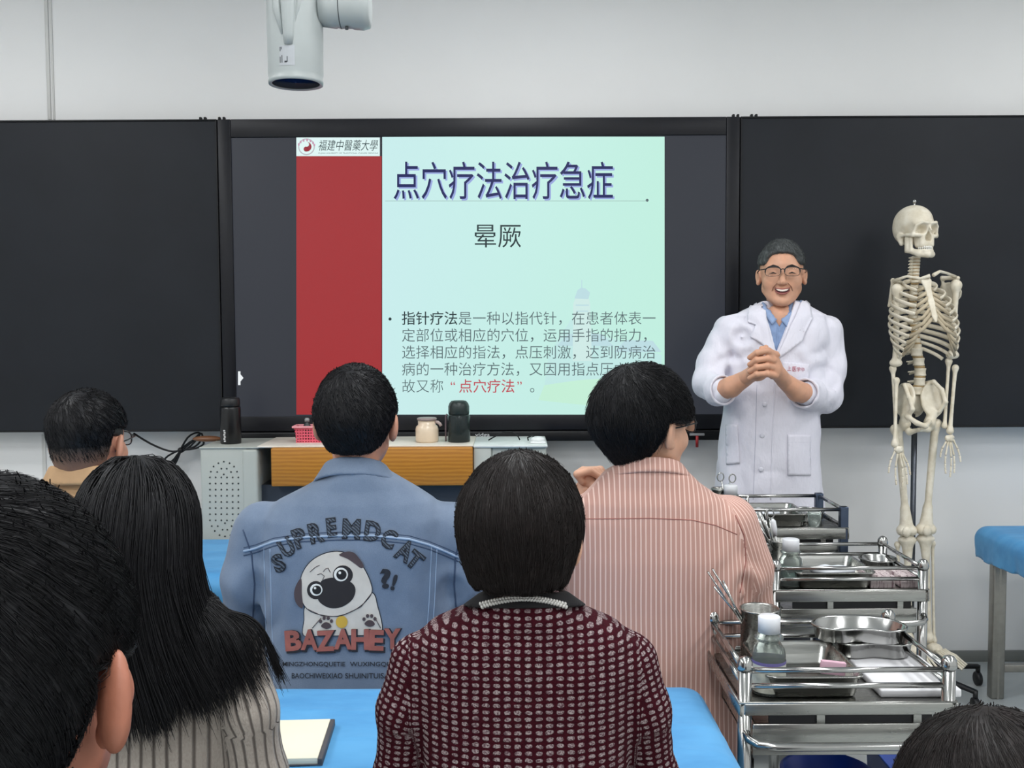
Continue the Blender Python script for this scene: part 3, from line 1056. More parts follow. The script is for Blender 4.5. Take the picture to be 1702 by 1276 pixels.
def vessel(name, label, cat, loc, kind, w, d, h, mat, rz=0.0, rr_=0.02, taper=0.88, rim=0.006, group=None, tilt=None, extra=0.0):
    """open dish: outer wall, rolled rim, inner wall and floor in one skin"""
    out = ring_shape(kind, w, d, rr_)
    n = len(out)
    prof = [(taper * 0.93, 0.0, 0), (taper, 0.004, 0), (1.0, h - 0.003, 0), (1.0, h - 0.003, rim), (1.0, h, rim), (1.0, h + 0.0015, rim * 0.4), (0.985, h - 0.002, -0.0005), (taper * 0.97, 0.006, -0.001), (taper * 0.9, 0.003, -0.001)]
    vs, fs = [], []
    for sc, z_, e in prof:
        for x_, y_ in out:
            l_ = math.hypot(x_, y_)
            vs.append((x_ * sc + e * x_ / l_, y_ * sc + e * y_ / l_, z_))
    for i in range(len(prof) - 1):
        for j in range(n):
            fs.append((i * n + j, i * n + (j + 1) % n, (i + 1) * n + (j + 1) % n, (i + 1) * n + j))
    fs.append(tuple(range(n - 1, -1, -1)))
    fs.append(tuple((len(prof) - 1) * n + j for j in range(n)))
    o = ob(name, G().add(vs, fs, True), mat, None, loc, rz)
    if tilt:
        o.rotation_euler = tilt
    return tag(o, label, cat, group)


gls = NT('clear_bottle')
gls.set(color=lin((222, 234, 230)), rough=0.08, trans=0.85, ior=1.2)
GLASS = gls.m
m_capw = pm('cap_white', (226, 228, 232), 0.4)
m_lblw = pm('label_paper', (206, 208, 196), 0.7, var=0.15, vs=60)
m_liq = pm('liquid_green', (150, 196, 182), 0.2, var=0.05)


def bottle(label, loc, r, h, liquid=0.0, lab=True, cap_h=0.022, cap_r=0.6, band=None):
    o = thing('reagent_bottle', label, 'bottle', loc, group='bottles on the trolleys')
    ob('glass_body', G().lathe([(r * 0.92, 0), (r, 0.004), (r, h * 0.50), (r * 0.93, h * 0.58), (r * 0.62, h * 0.68), (r * 0.86, h * 0.71), (r * 0.86, h * 0.74), (r * 0.5, h * 0.77), (r * 0.5, h - cap_h)], 28), GLASS, o)
    if liquid:
        ob('liquid', G().lathe([(r * 0.88, 0.004), (r * 0.93, 0.008), (r * 0.93, liquid)], 24), m_liq, o)
    ob('cap', G().lathe([(r * cap_r, h - cap_h), (r * cap_r, h - 0.002), (r * cap_r * 0.9, h)], 24), m_capw, o)
    if lab:
        ob('paper_label', G().lathe([(r * 1.012, 0.008), (r * 1.012, h * 0.40)], 28, cap0=False, cap1=False), m_lblw, o)
        ob('label_band', G().lathe([(r * 1.02, h * 0.40), (r * 1.02, h * 0.44)], 28, cap0=False, cap1=False), pm('label_violet', (112, 104, 160), 0.6), o)
    return o


def forceps(label, base, tip_dir, ln, ring=True, mat=None, spread=0.012):
    """two arms with finger rings, standing in a jar"""
    d = Vector(tip_dir).normalized()
    s_ = d.cross(Vector((0, 1, 0))).normalized()
    o = thing('forceps', label, 'forceps', base, group='forceps in the steel jars')
    for sx in (-1, 1):
        a = G().tube([d * 0.0 + s_ * sx * 0.001, d * ln * 0.55 + s_ * sx * 0.003, d * ln * 0.85 + s_ * sx * spread], [0.0016, 0.003, 0.0026], 8)
        if ring:
            c = d * (ln * 0.85 + 0.014) + s_ * sx * (spread + 0.006)
            a.tube([c + d * 0.014 * math.cos(t_ * math.pi / 8) + s_ * 0.011 * math.sin(t_ * math.pi / 8) for t_ in range(16)], 0.0022, 6, True)
        else:
            a.tube([d * ln * 0.5 + s_ * sx * 0.004, d * ln + s_ * sx * 0.006], [0.004, 0.007], 6, flat=0.35)
        ob('arm', a, mat or CHROME, o)
    ob('pivot', G().ball(d * ln * 0.55, 0.004, 8), CHROME, o)
    return o


def jar(label, loc, r, h):
    return vessel('instrument_jar', label, 'jar', loc, 'round', r, r, h, STEEL, taper=0.98, rim=0.003, group='steel instrument jars')


# --- nearest trolley
yf, yb = 2.0, 2.33
tx0, tx1 = X(1238, yf, 1120), X(1577, yf, 1120)
zp = lambda py, Y=2.0: Z(py, Y, 1400)
_, zs = trolley('nearest steel trolley with kidney dishes and a tray, at lower right', tx0, tx1, yf, yb, zp(1100), zp(1113), zp(1139), zp(1164), zp(1184), zp(1254))
vessel('steel_tray', 'deep rectangular steel tray at the front of the nearest trolley', 'tray', (X(1342, 2.12, 1140) - 0.012, 2.135, zs), 'rect', 0.095, 0.115, 0.048, STEEL, 0.0, 0.02, 0.92, 0.006)
tag(ob('box_lid', G().box((-0.082, -0.11, 0), (0.082, 0.11, 0.016), 0.003), pm('foam_white', (228, 228, 230), 0.6, var=0.02), None, (X(1503, 2.13, 1140) - 0.004, 2.14, zs)), 'flat white box beside the deep tray on the nearest trolley', 'box')
vessel('kidney_dish', 'lower kidney-shaped steel dish, on the white box of the nearest trolley', 'dish', (X(1445, 2.2, 1090) + 0.022, 2.258, zs + 0.017), 'bean', 0.088, 0.06, 0.034, CHROME, math.pi - 0.05, taper=0.95, rim=0.004, group='kidney dishes')
vessel('kidney_dish', 'upper kidney-shaped steel dish, stacked on another on the nearest trolley', 'dish', (X(1436, 2.2, 1070) + 0.006, 2.255, zs + 0.052), 'bean', 0.10, 0.066, 0.034, CHROME, math.pi - 0.12, taper=0.95, rim=0.004, group='kidney dishes')
tag(ob('pink_packet', G().box((-0.026, -0.006, 0), (0.026, 0.006, 0.028), 0.002, rot=Matrix.Rotation(0.12, 3, 'Y')), pm('packet_pink', (216, 176, 192), 0.7), None, (X(1392, 2.06, 1100), 2.09, zs + 0.028)), 'pink paper packet in the deep tray of the nearest trolley', 'packet')
bottle('squat clear bottle with white cap on the nearest trolley', (X(1271, 2.1, 1080), 2.065, zs), 0.034, 0.160, 0, True, 0.034, 0.66)
jl = (X(1262, 2.27, 1040), 2.27, zs)
jar('steel jar at the back of the nearest trolley', jl, 0.042, 0.118)
forceps('long flat steel forceps leaning left in the jar of the nearest trolley', (jl[0] + 0.012, 2.27, zs + 0.008), (-0.60, -0.05, 0.95), 0.235, False)
tag(ob('gauze_wad', mesh_np('gauze_wad', *surf(lambda Q: ell(Q, (0, 0, 0.008), (0.028, 0.02, 0.008)) + 0.004 * vn(Q, (60, 60, 60)), (-0.04, -0.03, -0.01), (0.04, 0.03, 0.03), 0.003)), pm('gauze_white', (226, 230, 236), 0.9), None, (X(1318, 2.07, 1100), 2.06, zs + 0.006)), 'small white gauze wad in the deep tray of the nearest trolley', 'gauze')
# blue bins on its lower shelf
vessel('waste_bin', 'round blue bin on the lower shelf of the nearest trolley', 'bin', (X(1392, 2.14, 1270) - 0.02, 2.15, 0.27), 'round', 0.092, 0.092, zp(1262, 2.2) - 0.27, pm('bin_blue', (20, 72, 186), 0.35), taper=0.8, rim=0.006)
vessel('storage_tub', 'rectangular blue tub beside the round bin on the lower trolley shelf', 'tub', (X(1500, 2.2, 1270) + 0.02, 2.17, 0.27), 'rect', 0.075, 0.12, zp(1262, 2.2) - 0.255, pm('tub_blue', (34, 88, 190), 0.4), taper=0.9, rim=0.006)

# --- second trolley
yf, yb = 2.81, 3.12
tx0, tx1 = X(1289, yf, 950), X(1534, yf, 950)
zp = lambda py, Y=2.81: Z(py, Y, 1400)
_, zs = trolley('second steel trolley, with pink papers, between the nearest one and the skeleton', tx0, tx1, yf, yb, zp(937), zp(944), zp(962), zp(979), zp(998), zp(1052))
vessel('steel_tray', 'deep rectangular steel tray on the second trolley', 'tray', (X(1372, 2.93, 950), 2.935, zs), 'rect', 0.108, 0.108, 0.048, STEEL, 0.0, 0.02, 0.92, 0.006)
pg = NT('papers_pink')
sp = pg.n('ShaderNodeSeparateXYZ')
pg.t.links.new(pg.co('Object'), sp.inputs[0])
ln_ = pg.ramp(pg.noise(70, 3, stretch=(3, 1, 0.4)), 0.5, 0.62)
pg.set(color=pg.mix(ln_, lin((212, 198, 198)), lin((142, 116, 122))), rough=0.6)
for i, (lx, lbl) in enumerate(((1455, 'left'), (1502, 'right'))):
    tag(ob('medicine_packet', G().box((-0.035, -0.06, 0), (0.035, 0.06, 0.034), 0.003), pg.m, None, (X(lx, 2.9, 970) + 0.004 * i, 2.9, zs)), 'pale pink printed packet on the second trolley, %s one of two' % lbl, 'packet', 'pink packets on the second trolley')
bottle('clear bottle of green liquid with square white cap on the second trolley', (X(1315, 2.87, 920), 2.875, zs), 0.033, 0.135, 0.05, False, 0.034, 0.72)
jl = (X(1300, 3.0, 900), 3.0, zs)
jar('steel jar behind the green bottle on the second trolley', jl, 0.036, 0.105)
forceps('steel forceps with rings standing in the jar of the second trolley', (jl[0] - 0.004, 3.0, zs + 0.008), (-0.28, 0.05, 1), 0.19, True)
forceps('straight tweezers leaning in the jar of the second trolley', (jl[0] + 0.004, 2.99, zs + 0.008), (-0.45, -0.05, 1), 0.20, False)
ob_ = thing('thermometer', 'white-handled thermometer standing in the jar of the second trolley', 'thermometer', (jl[0] - 0.002, 2.985, zs + 0.01))
ob('stem', G().tube([(0, 0, 0), (-0.024, -0.005, 0.12)], 0.003, 8), CHROME, ob_)
ob('handle', G().tube([(-0.022, -0.005, 0.112), (-0.026, -0.005, 0.13), (-0.031, -0.006, 0.155), (-0.033, -0.006, 0.162)], [0.004, 0.0085, 0.008, 0.003], 10), m_capw, ob_)
tag(ob('gauze_pad', mesh_np('gauze_pad', *surf(lambda Q: ell(Q, (0, 0, 0.012), (0.062, 0.03, 0.016)) + 0.005 * vn(Q, (45, 45, 45)) - 0.012 * np.clip(np.abs(Q[:, 0]) * 14 - 0.55, 0, 1) * 0.6, (-0.09, -0.05, -0.02), (0.09, 0.05, 0.05), 0.004)), pm('gauze_white', (226, 230, 236), 0.9), None, (X(1383, 2.92, 930), 2.915, zs + 0.022)), 'crumpled white gauze in the tray of the second trolley', 'gauze')
vessel('round_dish', 'round steel dish at the back right of the second trolley', 'dish', (X(1462, 3.03, 930), 3.045, zs), 'round', 0.052, 0.052, 0.04, CHROME, taper=0.9, rim=0.004)

# --- third trolley, square posts
yf, yb = 3.18, 3.46
yf = 3.20
tx1 = X(1402, yf, 850)
tx0 = tx1 - 0.42
zp = lambda py, Y=3.20: Z(py, Y, 1300)
_, zs = trolley('third steel trolley with square dark posts, in front of the teacher', tx0, tx1, yf, yb, zp(842), zp(847), zp(860), zp(877), zp(895), zp(935), 'B', False)
vessel('steel_tray', 'deep rectangular steel tray on the third trolley', 'tray', (X(1275, 3.3, 860), 3.325, zs), 'rect', 0.11, 0.10, 0.045, STEEL, 0.0, 0.02, 0.92, 0.006)
bottle('pale green bottle with white cap on the third trolley, beside the pink shirt', (X(1216, 3.33, 830), 3.345, zs), 0.030, 0.12, 0.05, False, 0.03, 0.75)
jl = (X(1200, 3.38, 820), 3.40, zs)
jar('steel jar at the far left of the third trolley', jl, 0.03, 0.10)
forceps('ringed scissors standing in the jar of the third trolley', (jl[0] + 0.004, 3.40, zs + 0.008), (0.12, 0.02, 1), 0.135, True, spread=0.014)
vessel('round_dish', 'small round steel dish at the right of the third trolley', 'dish', (X(1345, 3.33, 870), 3.36, zs), 'round', 0.055, 0.05, 0.034, CHROME, taper=0.9, rim=0.004)
tag(ob('gauze_pad', mesh_np('gauze_pad', *surf(lambda Q: ell(Q, (0, 0, 0.012), (0.05, 0.03, 0.016)) + 0.005 * vn(Q, (45, 45, 45)), (-0.08, -0.05, -0.02), (0.08, 0.05, 0.05), 0.004)), pm('gauze_white', (226, 230, 236), 0.9), None, (X(1272, 3.3, 860), 3.31, zs + 0.022)), 'crumpled white gauze in the tray of the third trolley', 'gauze')
g_ = thing('measuring_cup', 'clear plastic cup behind the rail of the third trolley', 'cup', (X(1352, 3.27, 870) - 0.0, 3.26, zs))
ob('cup_wall', G().lathe([(0.018, 0), (0.022, 0.045)], 20, cap1=False), GLASS, g_)
# ------------------------------------------------------------------ people
def skin_mat(name, c):
    t = NT(name)
    c = lin(c)
    f = t.noise(26, 4)
    t.set(color=t.mix(t.ramp(f, 0.3, 0.7), tuple(v * 0.9 for v in c), (c[0] * 1.06, c[1] * 1.02, c[2] * 1.0)), rough=0.48, spec=0.4)
    t.bump(t.noise(260, 2), 0.06)
    return t.m


SKIN = skin_mat('skin_warm', (212, 166, 140))
SKIN2 = skin_mat('skin_ruddy', (200, 146, 122))


def hair_mat(name, c, rough=0.5, hi=1.6):
    t = NT(name)
    c = lin(c)
    f = t.noise(55, 3, 0.6)
    t.set(color=t.mix(t.ramp(f, 0.35, 0.75), c, tuple(v * hi for v in c)), rough=rough, spec=0.28)
    return t.m


HB = hair_mat('hair_black', (16, 16, 19))
HBR = hair_mat('hair_brown_black', (26, 21, 20))
HG = hair_mat('hair_grey', (72, 75, 75), 0.6, 1.9)


def grad(fn, q, e=0.0015):
    g = np.stack([fn(q + np.array(d, np.float32) * e) - fn(q - np.array(d, np.float32) * e) for d in ((1, 0, 0), (0, 1, 0), (0, 0, 1))], 1)
    return g / (nrm(g)[:, None] + 1e-9)


# ---- head: local frame, origin mid-skull, +Y face, +Z up
def head_fn(jaw=1.0, ears=1.0, smile=False):
    def fn(Q):
        S = Q.copy()
        S[:, 0] = np.abs(S[:, 0])
        d = ell(S, (0, -0.014, 0.022), (0.076, 0.097, 0.094))
        d = smin(d, ell(S, (0, 0.036, -0.030), (0.062 * jaw, 0.054, 0.083)), 0.03)
        d = smin(d, rc(S, (0.048 * jaw, 0.005, -0.055), (0.014, 0.066, -0.098), 0.020, 0.017), 0.025)
        d = smin(d, rc(S, (0.0, 0.07, 0.026), (0.04, 0.062, 0.022), 0.016, 0.012), 0.018)
        d = smax(d, -(nrm(S - np.array((0.033, 0.104, -0.001), np.float32)) - 0.016), 0.014)
        d = smin(d, ell(S, (0.032, 0.077, -0.003), (0.0145, 0.011, 0.010)), 0.004)
        d = smin(d, ell(S, (0.042, 0.058, -0.034 if not smile else -0.03), (0.024, 0.022, 0.022)), 0.02)
        d = smin(d, rc(S, (0, 0.082, 0.004), (0, 0.104, -0.034), 0.0075, 0.0115), 0.010)
        d = smin(d, nrm(S - np.array((0.011, 0.096, -0.037), np.float32)) - 0.0075, 0.006)
        d = smin(d, rc(S, (0, 0.090, -0.060), (0.018, 0.082, -0.060), 0.0065, 0.004), 0.006)
        d = smin(d, rc(S, (0, 0.089, -0.073), (0.015, 0.081, -0.071), 0.0068, 0.004), 0.006)
        d = smin(d, ell(S, (0, 0.076, -0.103), (0.02, 0.016, 0.016)), 0.014)
        if ears:
            R = rotm(0.2 + 0.3 * ears, -0.2, 0.12)
            eo = 0.0795 + 0.0065 * ears
            e = ell(S, (eo, -0.012, -0.008), (0.010, 0.020, 0.026 + 0.007 * min(ears, 1)), R)
            e = smax(e, -ell(S, (eo + 0.011, -0.003, -0.004), (0.009, 0.012, 0.021), R), 0.005)
            e = smin(e, ell(S, (0.082, -0.004, -0.027 - 0.007 * min(ears, 1)), (0.007, 0.010, 0.010)), 0.006)
            d = smin(d, e, 0.006)
        d = smin(d, rc(S, (0, -0.026, -0.045), (0, -0.022, -0.185), 0.052, 0.050), 0.02)
        return d
    return fn


def head_mesh(c, R, sc=1.0, h=0.0034, **kw):
    v, f = surf(head_fn(**kw), (-0.115, -0.135, -0.20), (0.115, 0.135, 0.135), h)
    return np.array(c) + (v * sc) @ R.T, f


def tubes(paths, r, n=3):
    """paths (k, m, 3) -> tapered n-sided strands"""
    k, m_, _ = paths.shape
    tan = np.gradient(paths, axis=1)
    tan /= nrm(tan)[..., None] + 1e-9
    ref = np.array((0.31, 0.88, 0.36))
    a = np.cross(tan, ref)
    a /= nrm(a)[..., None] + 1e-9
    b = np.cross(tan, a)
    tp = np.linspace(1, 0.25, m_)[None, :, None] * np.asarray(r).reshape(-1, 1, 1)
    ring = [paths + (a * math.cos(2 * math.pi * j / n) + b * math.sin(2 * math.pi * j / n)) * tp for j in range(n)]
    v = np.stack(ring, 2).reshape(-1, 3)
    base = (np.arange(k)[:, None] * m_ + np.arange(m_ - 1)[None]).reshape(-1) * n
    f = np.concatenate([np.stack([base + j, base + (j + 1) % n, base + n + (j + 1) % n, base + n + j], 1) for j in range(n)])
    return v, f


def flow_hair(fn, roots, crown, steps, step, lift, grav=0.15, jit=0.25, seed=1, swirl=0.3, extra=None, wind=None):
    """let strands run over the surface fn from their roots, away from the crown"""
    rs = np.random.RandomState(seed)
    p = roots.astype(np.float32)
    n_ = len(p)
    J = rs.normal(0, jit, (n_, 3)).astype(np.float32)
    L = (rs.rand(n_) * 0.9 + 0.25)[:, None]
    LF = (rs.rand(n_) ** 2 * lift + 0.0006)
    path = [p.copy()]
    for k in range(steps):
        g = grad(fn, p)
        fl = p - np.array(crown, np.float32)
        fl /= nrm(fl)[:, None] + 1e-6
        fl = fl + swirl * np.cross(g, fl) + J * 0.6
        if wind is not None:
            fl = fl + np.array(wind, np.float32)
        fl = fl - g * (fl * g).sum(1)[:, None]
        fl /= nrm(fl)[:, None] + 1e-6
        dr = fl * (1 - grav) + np.array((0, 0, -1), np.float32) * grav
        p = p + dr * step * L
        d = fn(p)
        tgt = LF * (k + 1) / steps
        p = p + g * np.clip(tgt - d, -0.004, 0.02)[:, None]
        if extra is not None:
            d2 = extra(p)
            g2 = grad(extra, p)
            p = p + g2 * np.clip(0.003 - d2, 0, 0.02)[:, None]
        path.append(p.copy())
    return np.stack(path, 1)


def short_hair(thick=0.012, nape=-0.080, side=0.0, front=0.062, hair=1.0, fringe=0.0, back=0.0, taper=-0.06, square=False):
    """cap of short hair around the skull"""
    def fn(Q):
        S = Q.copy()
        S[:, 0] = np.abs(S[:, 0])
        tz = np.clip((S[:, 2] - taper) / 0.09, 0, 1)
        tz = tz * tz * (3 - 2 * tz)
        d = ell(S, (0, -0.014 - back * 0.3, 0.024), (0.077, 0.099 + back * 0.5, 0.097))
        d = smin(d, ell(S, (0, -0.042, -0.02), (0.060, 0.062, 0.07)), 0.03)
        d = d - thick * (0.10 + 0.95 * tz)
        zl = np.interp(S[:, 1], [-0.12, -0.075, -0.052, -0.032, 0.04, 0.08], [nape, nape, nape * 0.8, side + 0.024, side + 0.012, side + 0.02])
        d = smax(d, (zl - S[:, 2]) * 0.8, 0.01)
        if square:
            d = smax(d, -rbox(S, (0, 0.125, -0.03), (0.060, 0.070, front + 0.03), 0.028), 0.006)
        else:
            d = smax(d, -ell(S, (0, 0.125, -0.035 - fringe), (0.076, 0.075, front + 0.035)), 0.012)
        d = d + 0.0015 * vn(S, (60, 60, 25))
        return d
    return fn


def hair_object(name, parent, fn, c, R, sc, mat, n, crown, steps, step, lift, r=0.0011, seed=1, h=0.005, zmin=None, lo=(-0.13, -0.16, -0.13), hi=(0.13, 0.13, 0.15), **kw):
    v, f = surf(fn, lo, hi, h)
    rs = np.random.RandomState(seed)
    pick = v[rs.randint(0, len(v), n)] + rs.normal(0, 0.002, (n, 3))
    paths = flow_hair(fn, pick, crown, steps, step, lift, seed=seed, **kw)
    if zmin is not None:
        paths[:, :, 2] = np.maximum(paths[:, :, 2], zmin + 0.012 * rs.rand(n, 1))
    tv, tf = tubes(paths, r * (0.6 + 0.8 * rs.rand(n)))
    v2, f2 = join((v, f), (tv, tf))
    v2 = np.array(c) + (v2 * sc) @ np.array(R).T
    return ob(name, mesh_np(name, v2, f2), mat, parent)


# ---- clothing solids
class Body:
    def __init__(s, xpx, ypx, Y):
        s.Y = Y
        s.o = Vector((X(xpx, Y, ypx), Y, 0))

    def L(s, px, py, dy=0.0):
        return np.array(P(px, py, s.Y + dy) - s.o, np.float32)

    def rows(s, table):
        out = []
        for py, a, b, hd, cy in table:
            A, B = s.L(a, py), s.L(b, py)
            out.append((float(A[2] + B[2]) / 2, float(A[0] + B[0]) / 2, cy, float(B[0] - A[0]) / 2, hd))
        return sorted(out)


def garment(b, table, arms, h=0.0062, k=0.035, wr=None, p=2.4, arm_k=0.02, cut=None, zmin=None, zmax=None):
    rows = b.rows(table)
    chains = []
    for ch in arms:
        chains.append(([b.L(*q[:3]) for q in ch], [q[3] for q in ch]))

    def fn(Q):
        d = loft(Q, rows, p)
        for pts, rs in chains:
            d = smin(d, chain(Q, pts, rs, arm_k), k)
        if wr is not None:
            d = d + wr(Q)
        if cut is not None:
            d = cut(Q, d)
        return d
    allp = np.array([[r[1] - r[3], r[2] - r[4], r[0]] for r in rows] + [[r[1] + r[3], r[2] + r[4], r[0]] for r in rows] +
                    [q - r for pts, rs in chains for q, r in zip(pts, rs)] + [q + r for pts, rs in chains for q, r in zip(pts, rs)])
    lo, hi = allp.min(0) - 0.03, allp.max(0) + 0.03
    v, f = surf(fn, lo, hi, h)
    # cloth coordinates in metres: around and along
    z = np.array([r[0] for r in rows])
    cx, cy, a, bb = (np.interp(v[:, 2], z, np.array([r[i] for r in rows])) for i in (1, 2, 3, 4))
    wref = max(r[3] for r in rows)
    th = np.arctan2((v[:, 0] - cx) / a, -(v[:, 1] - cy) / bb)
    uv = np.stack([np.where(np.abs(th) < 1.2, v[:, 0], np.sign(th) * (wref + (np.abs(th) - 1.2) * 0.16)), v[:, 2]], 1)
    back = -(v[:, 1] - cy) > bb * 0.15
    uv[:, 0] = np.where(back, v[:, 0], uv[:, 0])
    dt = loft(v.astype(np.float32), rows, p)
    for pts, rs in chains:
        for i in range(len(pts) - 1):
            dd = rc(v.astype(np.float32), pts[i], pts[i + 1], rs[i], rs[i + 1])
            sel = dd < dt - 0.004
            ax = (pts[i + 1] - pts[i])
            ln = np.linalg.norm(ax)
            ax = ax / ln
            side = np.cross(ax, (0, 1, 0))
            side /= np.linalg.norm(side) + 1e-9
            fr = np.cross(ax, side)
            q = v - pts[i]
            tt = q @ ax
            an = np.arctan2(q @ side, -(q @ fr) * np.sign(fr[1] + 1e-9) * -1)
            uv[sel, 0] = (np.arctan2(q @ side, np.abs(q @ fr)) * rs[i])[sel] + pts[0][0]
            uv[sel, 1] = pts[0][2] - tt[sel]
            dt = np.where(sel, dd, dt)
    return fn, v, f, uv


def wrinkle(a=0.004, seed=0.0, f=(9, 9, 16), f2=(30, 30, 14), b=0.0012):
    def w(Q):
        q = Q + np.float32(seed)
        n1 = vn(q + 0.04 * np.stack([vn(q, (7, 7, 7))] * 3, 1), f)
        return a * (1 - 2 * np.abs(n1)) + b * vn(q, f2)
    return w


def elbow_folds(Q, pts, a=0.005, rad=0.09, k=105):
    d = 0
    for e in pts:
        r_ = nrm(Q - np.array(e, np.float32))
        d = d + a * np.exp(-(r_ / rad) ** 2) * np.sin(r_ * k + 2.5 * vn(Q, (14, 14, 14)))
    return d


def bvh(v, f):
    return BVHTree.FromPolygons([tuple(map(float, q)) for q in v], [tuple(map(int, q)) for q in f])


class Decal:
    """prints, seams and sewn-on pieces laid onto a garment surface"""

    def __init__(s, b, v, f):
        s.b, s.t = b, bvh(v, f)
        s.cam = CPOS - b.o

    def hit(s, px, py, off=0.002):
        d = FWD * FPX + RIGHT * (px - 851) + UP * (638 - py)
        r = s.t.ray_cast(s.cam, d.normalized())
        if r[0] is None:
            return None
        n = r[1]
        if n.dot(d) > 0:
            n = -n
        return r[0] + n * off

    def lay(s, polys2d, off=0.002, cell=5.0):
        """polys2d: list of (verts, faces) in photo pixels; subdivided so the print follows the cloth"""
        g = G()
        for v2, f2 in polys2d:
            bm = bmesh.new()
            vs = [bm.verts.new((q[0], q[1], 0)) for q in v2]
            for q in f2:
                try:
                    bm.faces.new([vs[i] for i in q])
                except ValueError:
                    pass
            bmesh.ops.triangulate(bm, faces=bm.faces)
            for _ in range(4):
                es = [e for e in bm.edges if e.calc_length() > cell]
                if not es:
                    break
                bmesh.ops.subdivide_edges(bm, edges=es, cuts=1)
                bmesh.ops.triangulate(bm, faces=[q for q in bm.faces if len(q.verts) > 3])
            bm.verts.ensure_lookup_table()
            pts, ok = [], []
            for q in bm.verts:
                w_ = s.hit(q.co.x, q.co.y, off)
                ok.append(w_ is not None)
                pts.append(w_ if w_ is not None else Vector((0, 0, 0)))
            fs = [[w_.index for w_ in q.verts] for q in bm.faces if all(ok[w_.index] for w_ in q.verts)]
            used = sorted({i for q in fs for i in q})
            at = {i: j for j, i in enumerate(used)}
            g.add([pts[i] for i in used], [[at[i] for i in q] for q in fs], True)
            bm.free()
        return g

    def line(s, pts, r=0.0015, off=0.0008, n=5, step=6):
        out = []
        for i in range(len(pts) - 1):
            (ax, ay), (bx, by) = pts[i], pts[i + 1]
            k_ = max(1, int(math.hypot(bx - ax, by - ay) / step))
            for j in range(k_ + (i == len(pts) - 2)):
                w_ = s.hit(ax + (bx - ax) * j / k_, ay + (by - ay) * j / k_, off)
                if w_ is not None:
                    out.append(w_)
        return G().tube(out, r, n) if len(out) > 1 else G()

    def pad(s, poly, th=0.004, off=0.001, cell=6.0):
        """a sewn-on piece with thickness"""
        a = s.lay([(poly, [tuple(range(len(poly)))])], off + th, cell)
        me = a.mesh('pad')
        bm = bmesh.new()
        bm.from_mesh(me)
        bmesh.ops.remove_doubles(bm, verts=bm.verts, dist=1e-5)
        bmesh.ops.delete(bm, geom=[q for q in bm.faces if max(e.calc_length() for e in q.edges) > 0.03], context='FACES')
        todo, best = set(bm.faces), []
        while todo:
            stack, isl = [todo.pop()], []
            while stack:
                q = stack.pop()
                isl.append(q)
                for e in q.edges:
                    for w_ in e.link_faces:
                        if w_ in todo:
                            todo.discard(w_)
                            stack.append(w_)
            if len(isl) > len(best):
                best = isl
        keep = set(best)
        bmesh.ops.delete(bm, geom=[q for q in bm.faces if q not in keep], context='FACES')
        bmesh.ops.delete(bm, geom=[q for q in bm.verts if not q.link_faces], context='VERTS')
        for q in bm.faces:
            if q.normal.dot(Vector((0, 1, 0))) > 0:
                q.normal_flip()
        bm.to_mesh(me)
        bm.free()
        me['sheet'] = th
        return me


def glyph(ch, cx, cy, w, h, ang=0.0, bold=0.0, like=None):
    v, f = text_mesh(ch, 1.0, 'LEFT', bold=bold)
    v = v[:, :2].copy()
    r_ = v if like is None else text_mesh(ch, 1.0, 'LEFT', bold=like)[0][:, :2]
    lo, sz = r_.min(0), np.ptp(r_, axis=0)
    v[:, 0] = ((v[:, 0] - lo[0]) / sz[0] - 0.5) * w
    v[:, 1] = -((v[:, 1] - lo[1]) / sz[1] - 0.5) * h
    a = -math.radians(ang)
    c, s_ = math.cos(a), math.sin(a)
    return np.stack([cx + v[:, 0] * c - v[:, 1] * s_, cy + v[:, 0] * s_ + v[:, 1] * c], 1), f


def collar_mesh(c, a0, b0, z0, a1, b1, z1, tilt, th=0.0045, front_gap=0.35, h=0.004):
    """turned-down collar: a leaning band around the neck, open in front (+Y)"""
    rows = [(z0, 0, 0, a0, b0), (z1, 0, -0.006, a1, b1)]

    def fn(Q):
        S = Q.copy()
        S[:, 2] = S[:, 2] + (Q[:, 1]) * tilt
        d = np.abs(loft2(S, rows)) - th
        d = smax(d, np.maximum(S[:, 2] - z1, z0 - S[:, 2]), 0.004)
        d = np.maximum(d, (Q[:, 1] - b0 * front_gap) * 0.7)
        return d
    m_ = max(a0, b0) + 0.03
    v, f = surf(fn, (-m_, -m_, z0 - 0.09), (m_, m_, z1 + 0.09), h)
    return v + np.array(c), f


def collar_px(b, xc, ytop, ylow, a0, b0, a1, b1, tilt=0.42):
    zl, zh = float(b.L(xc, ylow, -b0)[2]), float(b.L(xc, ytop, -b1)[2])
    return collar_mesh((float(b.L(xc, ylow)[0]), 0.005, 0), a0, b0, zl - b0 * tilt, a1, b1, zh - b1 * tilt, tilt)


def loft2(Q, rows):
    z = np.array([r[0] for r in rows])
    cx, cy, a, b = (np.interp(Q[:, 2], z, np.array([r[i] for r in rows])) for i in (1, 2, 3, 4))
    q = np.sqrt(((Q[:, 0] - cx) / a) ** 2 + ((Q[:, 1] - cy) / b) ** 2)
    return (q - 1) * np.minimum(a, b)


# ---- seated legs, shared by every seated person
def legs_fn(knee_z):
    def fn(Q):
        S = Q.copy()
        S[:, 0] = np.abs(S[:, 0])
        d = chain(S, [(0.085, -0.02, 0.50), (0.12, 0.36, knee_z)], [0.078, 0.06], 0.03)
        d = smin(d, rc(S, (0.12, 0.37, knee_z - 0.005), (0.125, 0.33, 0.09), 0.056, 0.045), 0.02)
        d = smin(d, ell(S, (0, 0.0, 0.52), (0.15, 0.10, 0.10)), 0.03)
        return smax(d, 0.418 - Q[:, 2] - np.where(Q[:, 1] > 0.16, 1.0, 0.0), 0.01)
    return fn


